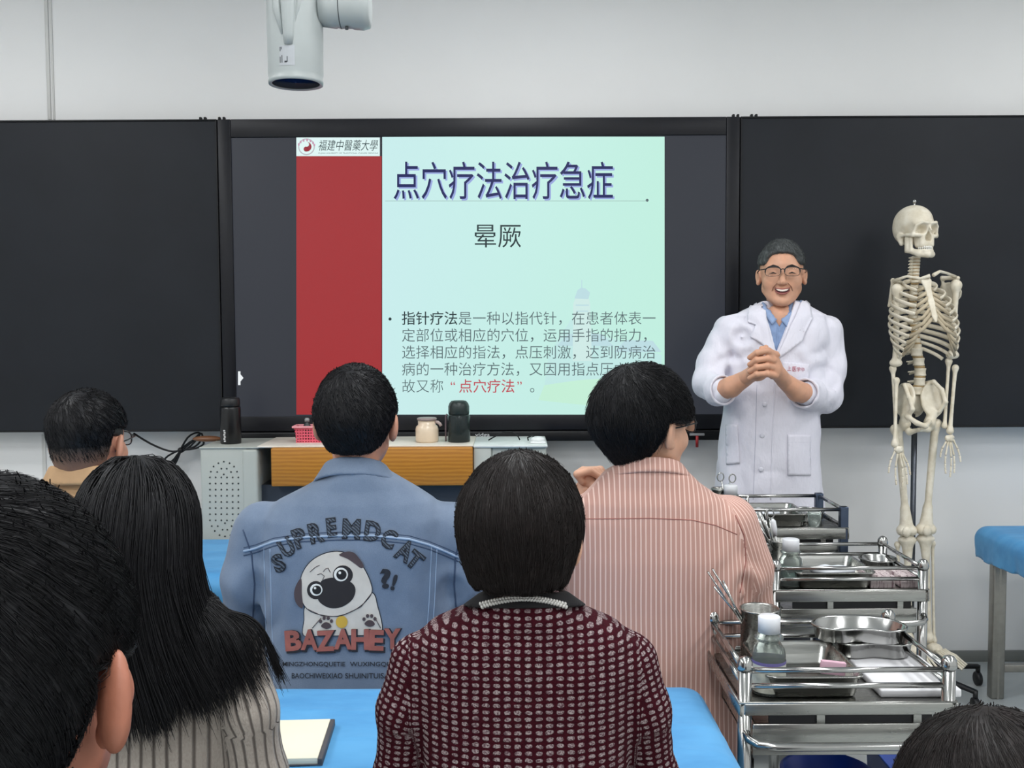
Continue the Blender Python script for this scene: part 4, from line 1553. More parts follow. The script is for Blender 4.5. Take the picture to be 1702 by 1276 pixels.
_lv, _lf = surf(legs_fn(0.49), (-0.23, -0.2, 0.03), (0.23, 0.46, 0.66), 0.012)
TROUSERS = mesh_np('trousers', _lv, _lf)
TROUSERS.materials.append(pm('trouser_dark', (44, 46, 54), 0.85, var=0.2, vs=40, bump=0.2, bs=700))
_lv, _lf = surf(legs_fn(0.44), (-0.23, -0.2, 0.03), (0.23, 0.46, 0.66), 0.012)
TROUSERS2 = mesh_np('trousers', _lv, _lf)
TROUSERS2.materials.append(TROUSERS.materials[0])
SHOE = surf(lambda Q: smax(smin(ell(Q, (0, 0.05, 0.035), (0.045, 0.125, 0.05)), rc(Q, (0, -0.03, 0.04), (0, -0.03, 0.09), 0.045, 0.045), 0.02), 0.003 - Q[:, 2], 0.006),
            (-0.07, -0.1, -0.02), (0.07, 0.2, 0.15), 0.009)
SHOE = mesh_np('shoe', *SHOE)
SHOE.materials.append(pm('shoe_black', (28, 28, 30), 0.4))
m_steel_leg = pm('stool_steel', (176, 178, 180), 0.3, 0.9)
m_stool = pm('stool_seat_grey', (92, 98, 104), 0.6)


def seat(person, who, knee=0.49, dx=0.0):
    o = person.location
    ob('trousers', TROUSERS if knee > 0.46 else TROUSERS2, None, person)
    for sx in (-1, 1):
        ob('shoe', SHOE, None, person, (0.125 * sx, 0.33, 0))
    st = thing('stool', 'round grey stool under %s' % who, 'stool', (o.x + dx, o.y, 0), group='stools under the students')
    ob('seat', G().lathe([(0.15, 0.375), (0.155, 0.38), (0.155, 0.408), (0.145, 0.417)]), m_stool, st)
    for a in (45, 135, 225, 315):
        ca, sa = math.cos(math.radians(a)), math.sin(math.radians(a))
        ob('leg', G().cyl((0.10 * ca, 0.10 * sa, 0.375), (0.15 * ca, 0.15 * sa, 0.0), 0.011, n=10), m_steel_leg, st)
    ob('foot_ring', G().tube([(0.13 * math.cos(i * math.pi / 12), 0.13 * math.sin(i * math.pi / 12), 0.15) for i in range(24)], 0.007, 6, True), m_steel_leg, st)


def person_from(b, parts, label, mat, name='person'):
    v, f = join(*parts)
    o = ob(name, mesh_np(name, v, f), mat, None, tuple(b.o))
    return tag(o, label, 'person', 'people in the classroom')


def core(zs, r=0.07, cy=0.0):
    """the trunk inside the clothes"""
    return surf(lambda Q: chain(Q, [(0, cy, zs[0]), (0, cy, zs[1])], [r, r * 0.9]), (-0.12, -0.12, zs[0] - 0.1), (0.12, 0.12, zs[1] + 0.1), 0.014)


def limb(pts, rs, h=0.005, k=0.01):
    lo = np.min([np.array(p) - r for p, r in zip(pts, rs)], 0) - 0.02
    hi = np.max([np.array(p) + r for p, r in zip(pts, rs)], 0) + 0.02
    return surf(lambda Q: chain(Q, pts, rs, k), lo, hi, h)


# ================================================================== man in the denim jacket
b = Body(592, 800, 2.42)
tbl = [(764, 562, 630, 0.072, -0.016), (785, 545, 650, 0.084, -0.008), (808, 505, 688, 0.092, 0.0), (830, 462, 722, 0.105, 0.005), (858, 432, 750, 0.115, 0.01),
       (900, 425, 760, 0.128, 0.015), (960, 432, 754, 0.135, 0.02), (1040, 438, 748, 0.135, 0.02), (1145, 440, 742, 0.140, 0.015), (1250, 446, 736, 0.14, 0.0), (1290, 456, 726, 0.13, 0.0)]
arms = [[(436, 880, 0.02, 0.070), (412, 960, 0.03, 0.060), (408, 1040, 0.08, 0.056), (450, 1080, 0.24, 0.05)],
        [(748, 880, 0.02, 0.070), (772, 960, 0.03, 0.060), (785, 1040, 0.08, 0.056), (745, 1080, 0.24, 0.05)]]
wr = wrinkle(0.0022, 1.3, (7, 7, 9), (26, 26, 12), 0.0012)
wr0 = lambda Q: wr(Q) * np.clip(np.abs(Q[:, 0]) * 7 - 0.35, 0.2, 1.6) + elbow_folds(Q, (b.L(428, 985, -0.04), b.L(752, 985, -0.04)), 0.0045, 0.08, 95)
fn, v, f, uv = garment(b, tbl, arms, wr=wr0, k=0.018)
hc = b.L(594, 702)
Rh = rotm(-0.06, 0.04)
man = person_from(b, [head_mesh(hc, Rh, 1.03), core((0.5, 1.05)), limb([b.L(450, 1080, 0.24), b.L(500, 1075, 0.33)], [0.033, 0.028]),
                      limb([b.L(745, 1080, 0.24), b.L(690, 1075, 0.33)], [0.033, 0.028])],
                  'seated man in a light blue denim jacket with a cartoon dog on its back', SKIN2)
t = NT('denim_light_blue')
f1 = t.noise(5, 4, 0.6)
f2 = t.noise(420, 2, 0.5)
c1 = t.mix(t.ramp(f1, 0.3, 0.72), lin((102, 119, 142)), lin((128, 144, 166)))
t.set(color=t.mix(t.math('MULTIPLY', f2, 0.55), c1, lin((86, 102, 126))), rough=0.85, sheen=0.15)
t.bump(f2, 0.25, 0.001)
DEN = t.m
jk = ob('denim_jacket', mesh_np('denim_jacket', v, f, uv=uv), DEN, man)
dc = Decal(b, v, f)
q0 = b.L(596, 790)
ob('collar', mesh_np('collar', *collar_px(b, 592, 760, 789, 0.100, 0.096, 0.068, 0.074)), DEN, man)
stitch = pm('denim_seam', (150, 170, 196), 0.8)
dark_st = pm('denim_dark_seam', (62, 78, 104), 0.9)  # dark blue for the yoke stitching and armhole seams
yoke = [(405, 916), (425, 911), (455, 900), (500, 893), (560, 890), (620, 890), (680, 896), (712, 905), (742, 917), (762, 926)]
for nm, off, mt, r_ in (('yoke_seam', 0, stitch, 0.0032), ('yoke_stitching', 7, dark_st, 0.0014), ('yoke_stitching', -6, dark_st, 0.0009)):
    ob(nm, dc.line([(a, c + off) for a, c in yoke], r_, 0.0004), mt, jk)
for xs in (((439, 912), (441, 1000), (446, 1145)), ((449, 912), (451, 1000), (456, 1145)), ((717, 908), (713, 1000), (702, 1145)), ((726, 911), (722, 1000), (712, 1145))):
    ob('panel_seam', dc.line(xs, 0.0012, 0.0004), stitch, jk)
for xs in (((404, 880), (418, 920), (423, 970), (420, 1030)), ((768, 880), (757, 925), (755, 970), (760, 1030))):
    ob('armhole_seam', dc.line(xs, 0.0022, 0.0), dark_st, jk)


def C6(x, y):
    return 430 + x / 4.116, 840 + y / 4.116


# printed lettering
t = NT('print_hatched_letter')
wv = t.n('ShaderNodeTexWave', wave_type='BANDS', bands_direction='DIAGONAL')
wv.inputs['Scale'].default_value = 75
wv.inputs['Distortion'].default_value = 2
t.t.links.new(t.co('Object'), wv.inputs['Vector'])
t.set(color=t.mix(t.ramp(wv.outputs['Fac'], 0.45, 0.75), lin((40, 47, 58)), lin((88, 98, 112))), rough=0.8)
hatch = t.m
pink_ink = pm('print_ink_dark', (32, 36, 46), 0.8)
arc = [('S', 140, 392, 82, 130, 22), ('U', 195, 285, 95, 132, 30), ('P', 283, 222, 88, 140, 20), ('R', 395, 186, 100, 142, 13), ('E', 500, 150, 70, 136, 6),
       ('M', 635, 160, 125, 142, -3), ('D', 780, 176, 112, 142, -8), ('C', 890, 228, 100, 135, -24), ('A', 1000, 308, 110, 150, -28), ('T', 1066, 372, 105, 125, -38)]
for ch, x_, y_, w_, h_, an in arc:
    cx, cy = C6(x_, y_)
    l_ = ob('printed_letter', dc.lay([glyph(ch, cx, cy, w_ / 4.116, h_ / 4.116, an, 0.055)], 0.0022), pink_ink, jk)
    ob('letter_hatching', dc.lay([glyph(ch, cx, cy, w_ / 4.116, h_ / 4.116, an, 0.012, 0.055)], 0.0034), hatch, l_)
for ch, x_, y_, w_, h_, an in (('?', 868, 498, 76, 138, 4), ('!', 926, 524, 30, 112, -16)):
    ob('printed_letter', dc.lay([glyph(ch, *C6(x_, y_), w_ / 4.116, h_ / 4.116, an, 0.04)], 0.0024), pink_ink, jk)


def poly(name, pts, mat, off, cell=6):
    pts = [C6(*q) for q in pts]
    return ob(name, dc.lay([(pts, [tuple(range(len(pts)))])], off, cell), mat, jk)


def smooth_poly(pts, n=4):
    out = []
    k_ = len(pts)
    for i in range(k_):
        a, b_, c, d = (np.array(pts[(i + j) % k_], float) for j in (-1, 0, 1, 2))
        for u in np.arange(n) / n:
            out.append(tuple(0.5 * (2 * b_ + (c - a) * u + (2 * a - 5 * b_ + 4 * c - d) * u * u + (3 * b_ - a - 3 * c + d) * u ** 3)))
    return out


def grow(pts, k_):
    c = np.mean(pts, 0)
    return [tuple(c + (np.array(q) - c) * (1 + k_ / np.linalg.norm(np.array(q) - c))) for q in pts]


fur = pm('print_fur_white', (206, 200, 192), 0.8, var=0.06, vs=30)
dk = pm('print_mask_black', (36, 33, 36), 0.8)
br = pm('print_ear_brown', (74, 62, 66), 0.8)
bodyp = smooth_poly([(312, 885), (316, 780), (322, 690), (400, 640), (600, 600), (770, 590), (812, 690), (838, 790), (842, 850), (820, 878), (600, 885), (420, 888)])
headp = smooth_poly([(302, 650), (287, 560), (302, 470), (352, 390), (430, 337), (520, 315), (605, 327), (682, 378), (732, 450), (766, 530), (772, 590), (730, 652), (650, 712), (540, 750), (430, 742), (350, 712)])
poly('dog_outline', grow(bodyp, 6), pink_ink, 0.0020)
poly('dog_body', bodyp, fur, 0.0026)
poly('dog_outline', grow(headp, 6), pink_ink, 0.0030)
poly('dog_head', headp, fur, 0.0036)
poly('dog_ear', smooth_poly([(297, 498), (266, 532), (248, 590), (256, 652), (284, 690), (308, 690), (300, 600)]), br, 0.0042)
poly('dog_ear', smooth_poly([(552, 335), (600, 314), (652, 320), (692, 362), (720, 408), (702, 426), (660, 396), (610, 362)]), br, 0.0042)
poly('dog_mask', smooth_poly([(430, 515), (500, 490), (560, 500), (632, 520), (664, 570), (642, 640), (570, 690), (490, 697), (425, 662), (408, 620), (438, 580)]), dk, 0.0042)
poly('dog_mask', oval(395, 575, 60, 62), dk, 0.0043)
poly('dog_mask', oval(578, 472, 68, 66), dk, 0.0043)
eyew, eyeb = pm('print_eye_white', (226, 226, 222), 0.7), pm('print_eye_black', (16, 15, 18), 0.7)
for cx, cy, r_ in ((398, 572, 42), (565, 468, 48)):
    poly('dog_eye', oval(cx, cy, r_, r_ * 0.98), eyew, 0.0049)
    poly('dog_pupil', oval(cx + 4, cy + 1, r_ * 0.72, r_ * 0.72), eyeb, 0.0054)
    poly('eye_glint', oval(cx - 7, cy - 12, r_ * 0.2, r_ * 0.2), eyew, 0.0059)
for pts in (((355, 452), (390, 420), (420, 405)), ((405, 470), (430, 462), (452, 480), (440, 505)), ((445, 450), (460, 430), (478, 425), (492, 455)), ((330, 700), (440, 752), (560, 755), (700, 690), (770, 600)),
            ((370, 835), (430, 765)), ((800, 770), (835, 835))):
    ob('dog_line', dc.line([C6(*q) for q in pts], 0.0008, 0.0040), br, jk)
poly('dog_tag', oval(570, 792, 40, 42), pm('print_gold', (202, 164, 62), 0.6), 0.0046)
for cx, cy in ((465, 800), (760, 785)):
    poly('paw_pad', smooth_poly([(cx - 35, cy + 20), (cx - 10, cy - 5), (cx + 20, cy), (cx + 35, cy + 25), (cx, cy + 40)]), br, 0.0046)
    for dx, dy in ((-38, -12), (-14, -34), (14, -34), (36, -14)):
        poly('paw_toe', oval(cx + dx, cy + dy, 11, 13), br, 0.0046)
brick = pm('print_brick_red', (156, 92, 84), 0.8, var=0.12, vs=40)
xs = [190, 296, 396, 518, 636, 756, 856]
ws = [108, 114, 126, 122, 118, 98, 112]
for i, ch in enumerate('BAZAHEY'):
    cx, cy = xs[i] + ws[i] / 2, 915 + (4, -2, 6, -6, -4, 2, -8)[i]
    l_ = ob('printed_letter', dc.lay([glyph(ch, *C6(cx + 9, cy + 7), (ws[i] + 10) / 4.116, 158 / 4.116, (4, 0, 2, 0, 0, -2, 0)[i], 0.06)], 0.0050), pink_ink, jk)
    ob('letter_face', dc.lay([glyph(ch, *C6(cx, cy), (ws[i] + 2) / 4.116, 142 / 4.116, (4, 0, 2, 0, 0, -2, 0)[i], 0.045)], 0.0058), brick, l_)
for tx, x_, y_, w_, h_ in (('MINGZHONGQUETIE', 380, 1085, 425, 36), ('WUXINGQIAN', 790, 1085, 330, 36), ('BAOCHIWEIXIAO', 402, 1162, 345, 36), ('SHUINITUISAN', 760, 1162, 335, 36)):
    ob('printed_words', dc.lay([glyph(tx, *C6(x_, y_), w_ / 4.116, h_ / 4.116, 0, 0.008)], 0.0022), pink_ink, jk)
hair_object('hair', man, short_hair(0.016, -0.060, 0.0), hc, Rh, 1.03, HB, 6000, (0.0, -0.055, 0.105), 6, 0.005, 0.0035, seed=3, swirl=0.5, jit=0.3, r=0.0008)
seat(man, 'the denim jacket man')

# ================================================================== man in the pink striped shirt
b = Body(1092, 800, 2.42)
tbl = [(764, 1040, 1112, 0.072, -0.014), (782, 1005, 1142, 0.084, -0.006), (805, 985, 1168, 0.092, 0.0), (830, 962, 1200, 0.108, 0.005), (860, 948, 1222, 0.118, 0.01),
       (920, 945, 1240, 0.130, 0.015), (1000, 945, 1244, 0.135, 0.02), (1145, 950, 1240, 0.140, 0.015), (1250, 958, 1232, 0.14, 0.0), (1290, 965, 1224, 0.13, 0.0)]
arms = [[(962, 872, 0.02, 0.066), (945, 940, 0.10, 0.058), (940, 935, 0.20, 0.055), (962, 850, 0.20, 0.048)],
        [(1212, 872, 0.02, 0.072), (1240, 950, 0.03, 0.062), (1250, 1040, 0.08, 0.056), (1210, 1080, 0.24, 0.05)]]
wr = wrinkle(0.003, 7.7, (8, 8, 8), (26, 26, 12), 0.001)
fn, v, f, uv = garment(b, tbl, arms, wr=lambda Q: wr(Q) * np.clip(Q[:, 0] * 5 + 0.2, 0.25, 1.8) + elbow_folds(Q, (b.L(1232, 985, -0.05),), 0.005, 0.09, 90), k=0.018)
hc = b.L(1074, 708)
Rh = rotm(-0.92, 0.03, 0.03)
Hh = 1.05
wrist = b.L(972, 815, 0.20)
hand_parts = [limb([b.L(962, 850, 0.20), wrist], [0.036, 0.028])]
K0 = b.L(972, 796, 0.20)


def fist(Q):
    d = ell(Q, b.L(977, 797, 0.20), (0.026, 0.03, 0.026))
    for i in range(4):
        k0 = b.L(960 + i * 3, 788 - i * 2, 0.17 + 0.018 * i)
        k1 = b.L(980 + i * 6, 783 - i, 0.165 + 0.018 * i)
        k2 = b.L(997 + i * 4, 792, 0.17 + 0.018 * i)
        d = smin(d, chain(Q, [b.L(968, 800, 0.175 + 0.016 * i), k0, k1, k2], [0.010, 0.0105, 0.0095, 0.008], 0.004), 0.004)
    d = smin(d, chain(Q, [b.L(985, 808, 0.18), b.L(1002, 800, 0.16), b.L(1014, 790, 0.16)], [0.012, 0.0105, 0.008], 0.004), 0.006)
    return d


hand_parts.append(surf(fist, b.L(945, 830, 0.08), b.L(1035, 765, 0.32), 0.0032))
man = person_from(b, [head_mesh(hc, Rh, Hh), core((0.5, 1.05)), *hand_parts, limb([b.L(1210, 1080, 0.24), b.L(1165, 1075, 0.33)], [0.033, 0.028])],
                  'seated man in glasses and a pink shirt with thin white stripes', SKIN)
t = NT('shirt_pink_stripe')
sp = t.n('ShaderNodeSeparateXYZ')
t.t.links.new(t.co('UV'), sp.inputs[0])
wob = t.math('MULTIPLY', t.math('SUBTRACT', t.noise(6), 0.5), 0.004)
u = t.math('FRACT', t.math('DIVIDE', t.math('ADD', sp.outputs['X'], wob), 0.0114))
u2 = t.math('ABSOLUTE', t.math('SUBTRACT', u, 0.5))
st = t.ramp(u2, 0.10, 0.17, 1.0, 0.0)
fine = t.ramp(t.math('FRACT', t.math('DIVIDE', sp.outputs['X'], 0.00285)), 0.3, 0.7)
base = t.mix(t.math('MULTIPLY', fine, 0.6), lin((192, 148, 135)), lin((178, 134, 122)))
t.set(color=t.mix(st, base, lin((226, 194, 182))), rough=0.8, sheen=0.1)
t.bump(t.noise(500, 2), 0.12, 0.001)
PINK = t.m
sh = ob('striped_shirt', mesh_np('striped_shirt', v, f, uv=uv), PINK, man)
dc = Decal(b, v, f)
seam = pm('shirt_seam', (160, 104, 96), 0.85)
ob('yoke_seam', dc.line([(948, 862), (1000, 862), (1080, 861), (1150, 864), (1190, 873), (1225, 888)], 0.0012, 0.0002), seam, sh)
ob('armhole_seam', dc.line([(1222, 856), (1237, 890), (1240, 930), (1230, 985)], 0.0016, 0.0002), seam, sh)
q0 = b.L(1076, 790)
cv, cf = collar_px(b, 1076, 761, 785, 0.108, 0.098, 0.078, 0.080)
ob('collar', mesh_np('collar', cv, cf, uv=np.stack([cv[:, 0], cv[:, 2]], 1)), PINK, man)
pink_man, pink_head = man, (hc, Rh, Hh)
hair_object('hair', man, short_hair(0.024, -0.082, 0.0, 0.05, back=0.012, taper=-0.07), hc, Rh, Hh, HB, 6500, (0.0, -0.045, 0.115), 8, 0.008, 0.007, seed=5, swirl=0.3, jit=0.22, r=0.0009)


def glasses(parent, c, R, sc, half_rim=False, rim=0.0016, lens_w=0.026, lens_h=0.018, y=0.112, zc=-0.001, mat=None):
    g = G()
    T = lambda p_: Vector((np.array(c) + np.array(R) @ (np.array(p_) * sc)))
    lens = G()
    for sx in (-1, 1):
        pts = []
        for i in range(24):
            a = 2 * math.pi * i / 24
            ca, sa = math.cos(a), math.sin(a)
            px_ = sx * 0.033 + lens_w * math.copysign(abs(ca) ** 0.7, ca)
            pz = zc + lens_h * math.copysign(abs(sa) ** 0.7, sa)
            pts.append(T((px_, y - abs(px_) ** 2 * 4, pz)))
        rr = [rim * sc * (1.25 if (i % 24) <= 12 else (0.45 if half_rim else 1.0)) for i in range(24)]
        g.tube(pts, rr, 6, True)
        lens.add(pts, [tuple(range(24))])
        g.tube([T((sx * 0.059, y - 0.014, zc + 0.010)), T((sx * 0.078, y - 0.03, zc + 0.009)), T((sx * 0.084, 0.03, zc + 0.006)), T((sx * 0.083, -0.005, zc + 0.004)), T((sx * 0.080, -0.026, zc - 0.016))], rim * 1.1 * sc, 6)
    g.tube([T((-0.008, y, zc + 0.006)), T((0, y + 0.002, zc + 0.009)), T((0.008, y, zc + 0.006))], rim * sc, 6)
    go = ob('glasses', g, mat or pm('glasses_black', (22, 22, 24), 0.3), parent)
    lm = MATS.get('spectacle_lens')
    if lm is None:
        t = NT('spectacle_lens')
        t.n('ShaderNodeTexNoise')
        tr = t.n('ShaderNodeBsdfTransparent')
        gl_ = t.n('ShaderNodeBsdfGlossy')
        gl_.inputs['Roughness'].default_value = 0.03
        fr = t.n('ShaderNodeFresnel')
        fr.inputs[0].default_value = 1.35
        mx = t.n('ShaderNodeMixShader')
        t.t.links.new(fr.outputs[0], mx.inputs[0])
        t.t.links.new(tr.outputs[0], mx.inputs[1])
        t.t.links.new(gl_.outputs[0], mx.inputs[2])
        t.t.links.new(mx.outputs[0], t.out.inputs['Surface'])
        lm = MATS['spectacle_lens'] = t.m
    ob('lenses', lens, lm, go)
    return go


glasses(man, hc, Rh, Hh)
seat(man, 'the pink striped shirt man', dx=-0.07)

# ================================================================== woman in the tweed jacket
b = Body(868, 1050, 1.48)
tbl = [(978, 812, 925, 0.060, -0.014), (992, 800, 938, 0.066, -0.010), (1010, 768, 968, 0.076, -0.004), (1035, 712, 1025, 0.082, 0.005), (1060, 690, 1048, 0.090, 0.008), (1110, 684, 1060, 0.098, 0.012),
       (1180, 692, 1054, 0.102, 0.015), (1276, 704, 1044, 0.105, 0.012), (1400, 712, 1036, 0.11, 0.0), (1480, 705, 1044, 0.12, 0.0), (1600, 700, 1050, 0.12, 0.0), (1660, 710, 1040, 0.11, 0)]
arms = [[(698, 1100, 0.015, 0.044), (672, 1180, 0.015, 0.039), (664, 1290, 0.03, 0.038), (690, 1345, 0.14, 0.034)],
        [(1045, 1100, 0.015, 0.044), (1068, 1180, 0.015, 0.039), (1084, 1290, 0.03, 0.038), (1050, 1345, 0.14, 0.034)]]
wr = wrinkle(0.0022, 3.1, (9, 9, 9), (40, 40, 40), 0.0012)
fn, v, f, uv = garment(b, tbl, arms, wr=wr, k=0.016, h=0.005)
hc = b.L(867, 893)
Rh = rotm(-0.16, -0.03)
Hs = 0.92
woman = person_from(b, [head_mesh(hc, Rh, Hs), core((0.5, 0.98), 0.06), limb([b.L(690, 1345, 0.14), b.L(730, 1340, 0.25)], [0.026, 0.02]), limb([b.L(1050, 1345, 0.14), b.L(1010, 1340, 0.25)], [0.026, 0.02])],
                    'seated person with short dark hair in a maroon and white tweed jacket', SKIN)
t = NT('tweed_maroon')
sp = t.n('ShaderNodeSeparateXYZ')
t.t.links.new(t.co('UV'), sp.inputs[0])
nz = t.math('MULTIPLY', t.math('SUBTRACT', t.noise(90, 2), 0.5), 0.0052)
nz2 = t.math('MULTIPLY', t.math('SUBTRACT', t.noise(110, 2, stretch=(1, 1, 1.3)), 0.5), 0.0042)
ux = t.math('DIVIDE', t.math('ADD', sp.outputs['X'], nz), 0.0148)
vy = t.math('DIVIDE', t.math('ADD', sp.outputs['Y'], nz2), 0.0094)
ax_ = t.math('MULTIPLY', t.math('ABSOLUTE', t.math('SUBTRACT', t.math('FRACT', ux), 0.5)), 2.0)
ay_ = t.math('MULTIPLY', t.math('ABSOLUTE', t.math('SUBTRACT', t.math('FRACT', vy), 0.5)), 2.0)
rr = t.math('ADD', t.math('POWER', t.math('DIVIDE', ax_, 0.66), 2.5), t.math('POWER', t.math('DIVIDE', ay_, 0.62), 2.5))
dotm = t.ramp(rr, 0.6, 1.3, 1.0, 0.0)
fleck = t.ramp(t.noise(380, 3, 0.7), 0.38, 0.6)
dcol = t.mix(fleck, lin((92, 66, 74)), lin((172, 158, 158)))
bcol = t.mix(t.noise(160, 3), lin((38, 5, 15)), lin((72, 15, 29)))
t.set(color=t.mix(dotm, bcol, dcol), rough=0.95, spec=0.15)
t.bump(t.math('ADD', dotm, t.math('MULTIPLY', fleck, 0.5)), 0.6, 0.002)
TW = t.m
jk = ob('tweed_jacket', mesh_np('tweed_jacket', v, f, uv=uv), TW, woman)
q0 = b.L(868, 996)
ob('black_collar', mesh_np('black_collar', *collar_mesh((float(q0[0]) + 0.003, 0.004, 0), 0.088, 0.080, float(q0[2]) - 0.010, 0.058, 0.066, float(q0[2]) + 0.012, 0.22, h=0.0034)), pm('collar_black_velvet', (20, 19, 22), 0.9), woman)
# two rows of pearls sewn along the collar
ct = Decal(b, *join((v, f), collar_mesh((float(q0[0]) + 0.003, 0.004, 0), 0.088, 0.080, float(q0[2]) - 0.010, 0.058, 0.066, float(q0[2]) + 0.012, 0.22, h=0.0034)))
pearl = G().ball((0, 0, 0), (0.0036, 0.003, 0.0026), 8).mesh('pearl_bead')
pearl.materials.append(pm('pearl_silver', (208, 206, 202), 0.25, 0.3))
for i in range(30):
    fx = i / 29
    px_ = 800 + 138 * fx
    py_ = 1007 - 15 * math.sin(math.pi * (0.06 + 0.88 * fx))
    for r_ in (0, 1):
        w_ = ct.hit(px_ + 2.2 * r_, py_ + 4.2 * r_, 0.001)
        if w_ is not None:
            o_ = ob('pearl_bead', pearl, None, woman, w_)
            o_.rotation_euler = (0, 0.5 - fx + (0.6 if fx < 0.5 else -0.6), 0)


def bob(thick=0.021, cut=-0.066):
    def fn(Q):
        S = Q.copy()
        S[:, 0] = np.abs(S[:, 0])
        d = ell(S, (0, -0.016, 0.026), (0.078 + thick, 0.1 + thick, 0.098 + thick * 0.75))
        d = smin(d, ell(S, (0, -0.042, -0.052), (0.056 + thick * 0.5, 0.056 + thick * 0.8, 0.082)), 0.035)
        d = smax(d, (cut - S[:, 2]) * 0.9, 0.012)
        d = smax(d, ((np.interp(S[:, 1], [-0.05, -0.015, 0.03, 0.08], [-0.12, -0.035, -0.01, 0.02])) - S[:, 2]) * 0.6, 0.012)
        d = smax(d, -ell(S, (0, 0.135, -0.06), (0.078, 0.08, 0.105)), 0.012)
        return d + 0.0022 * vn(S, (45, 45, 14))
    return fn


hair_object('hair', woman, bob(), hc, Rh, Hs, HBR, 9000, (0.0, -0.02, 0.135), 10, 0.009, 0.004, seed=8, swirl=0.12, jit=0.12, grav=0.3, r=0.0007, zmin=-0.075, hi=(0.14, 0.14, 0.17), lo=(-0.14, -0.18, -0.15))
seat(woman, 'the tweed jacket person', 0.44)

# ================================================================== long-haired girl in the knit sweater
b = Body(250, 1050, 1.50)
tbl = [(940, 205, 278, 0.05, 0.0), (985, 185, 305, 0.062, 0.0), (1012, 150, 348, 0.078, 0.0), (1040, 115, 378, 0.09, 0.005), (1085, 98, 398, 0.098, 0.01),
       (1150, 98, 392, 0.104, 0.015), (1276, 110, 380, 0.11, 0.01), (1450, 115, 378, 0.12, 0.0), (1580, 110, 385, 0.12, 0.0), (1650, 120, 375, 0.11, 0)]
arms = [[(112, 1075, 0.01, 0.048), (92, 1180, 0.01, 0.044), (80, 1290, 0.03, 0.042), (110, 1340, 0.14, 0.035)],
        [(384, 1082, 0.01, 0.048), (412, 1180, -0.01, 0.044), (428, 1290, 0.0, 0.043), (412, 1345, 0.14, 0.036)]]
wr = wrinkle(0.002, 4.4, (8, 8, 7), (30, 30, 12), 0.0008)
fn, v, f, uv = garment(b, tbl, arms, wr=wr, k=0.014, h=0.0055)
hc = b.L(236, 893)
Rh = rotm(-0.10, -0.04)
Hs = 0.93
girl = person_from(b, [head_mesh(hc, Rh, Hs, ears=0), core((0.5, 0.98), 0.06), limb([b.L(110, 1340, 0.14), b.L(150, 1335, 0.25)], [0.026, 0.02]), limb([b.L(412, 1345, 0.14), b.L(380, 1340, 0.25)], [0.026, 0.02])],
                   'seated person with long straight black hair in a beige ribbed sweater', SKIN)
t = NT('ribbed_knit_beige')
sp = t.n('ShaderNodeSeparateXYZ')
t.t.links.new(t.co('UV'), sp.inputs[0])
wob = t.math('MULTIPLY', t.math('SUBTRACT', t.noise(8), 0.5), 0.006)
u = t.math('FRACT', t.math('DIVIDE', t.math('ADD', sp.outputs['X'], wob), 0.0165))
u2 = t.math('MULTIPLY', t.math('ABSOLUTE', t.math('SUBTRACT', u, 0.5)), 2.0)
rib = t.ramp(u2, 0.62, 0.98, 1.0, 0.0)
knit = t.noise(330, 2, stretch=(1, 1, 0.6))
t.set(color=t.mix(rib, lin((96, 88, 82)), t.mix(knit, lin((150, 141, 132)), lin((184, 176, 167)))), rough=0.95, sheen=0.2)
t.bump(t.math('ADD', rib, t.math('MULTIPLY', knit, 0.4)), 0.8, 0.004)
sw = ob('knit_sweater', mesh_np('knit_sweater', v, f, uv=uv), t.m, girl)
swfn = fn
hcL = hc


def long_cap(Q):
    S = Q.copy()
    S[:, 0] = np.abs(S[:, 0])
    d = ell(S, (0, -0.016, 0.024), (0.086, 0.112, 0.108))
    d = smin(d, ell(S, (0, -0.05, -0.06), (0.085, 0.072, 0.11)), 0.04)
    d = smax(d, -ell(S, (0, 0.13, -0.05), (0.07, 0.08, 0.105)), 0.012)
    return d


v, f = surf(long_cap, (-0.13, -0.17, -0.2), (0.13, 0.13, 0.16), 0.005)
rs = np.random.RandomState(21)
n_ = 9000
roots = v[rs.randint(0, len(v), n_)]
roots = roots[(roots[:, 2] > -0.06)]
roots = np.concatenate([roots, roots[: max(0, n_ - len(roots))]])
n_ = len(roots)
T = lambda q: (hcL + (q * Hs) @ Rh.T).astype(np.float32)
p_ = T(roots)
capw = lambda q: long_cap((((q - hcL) @ Rh) / Hs).astype(np.float32)) * Hs
crown = T(np.array([[0.0, -0.01, 0.132]]))[0]
left = (p_[:, 0] - hcL[0]) < -0.012 + rs.normal(0, 0.010, n_)
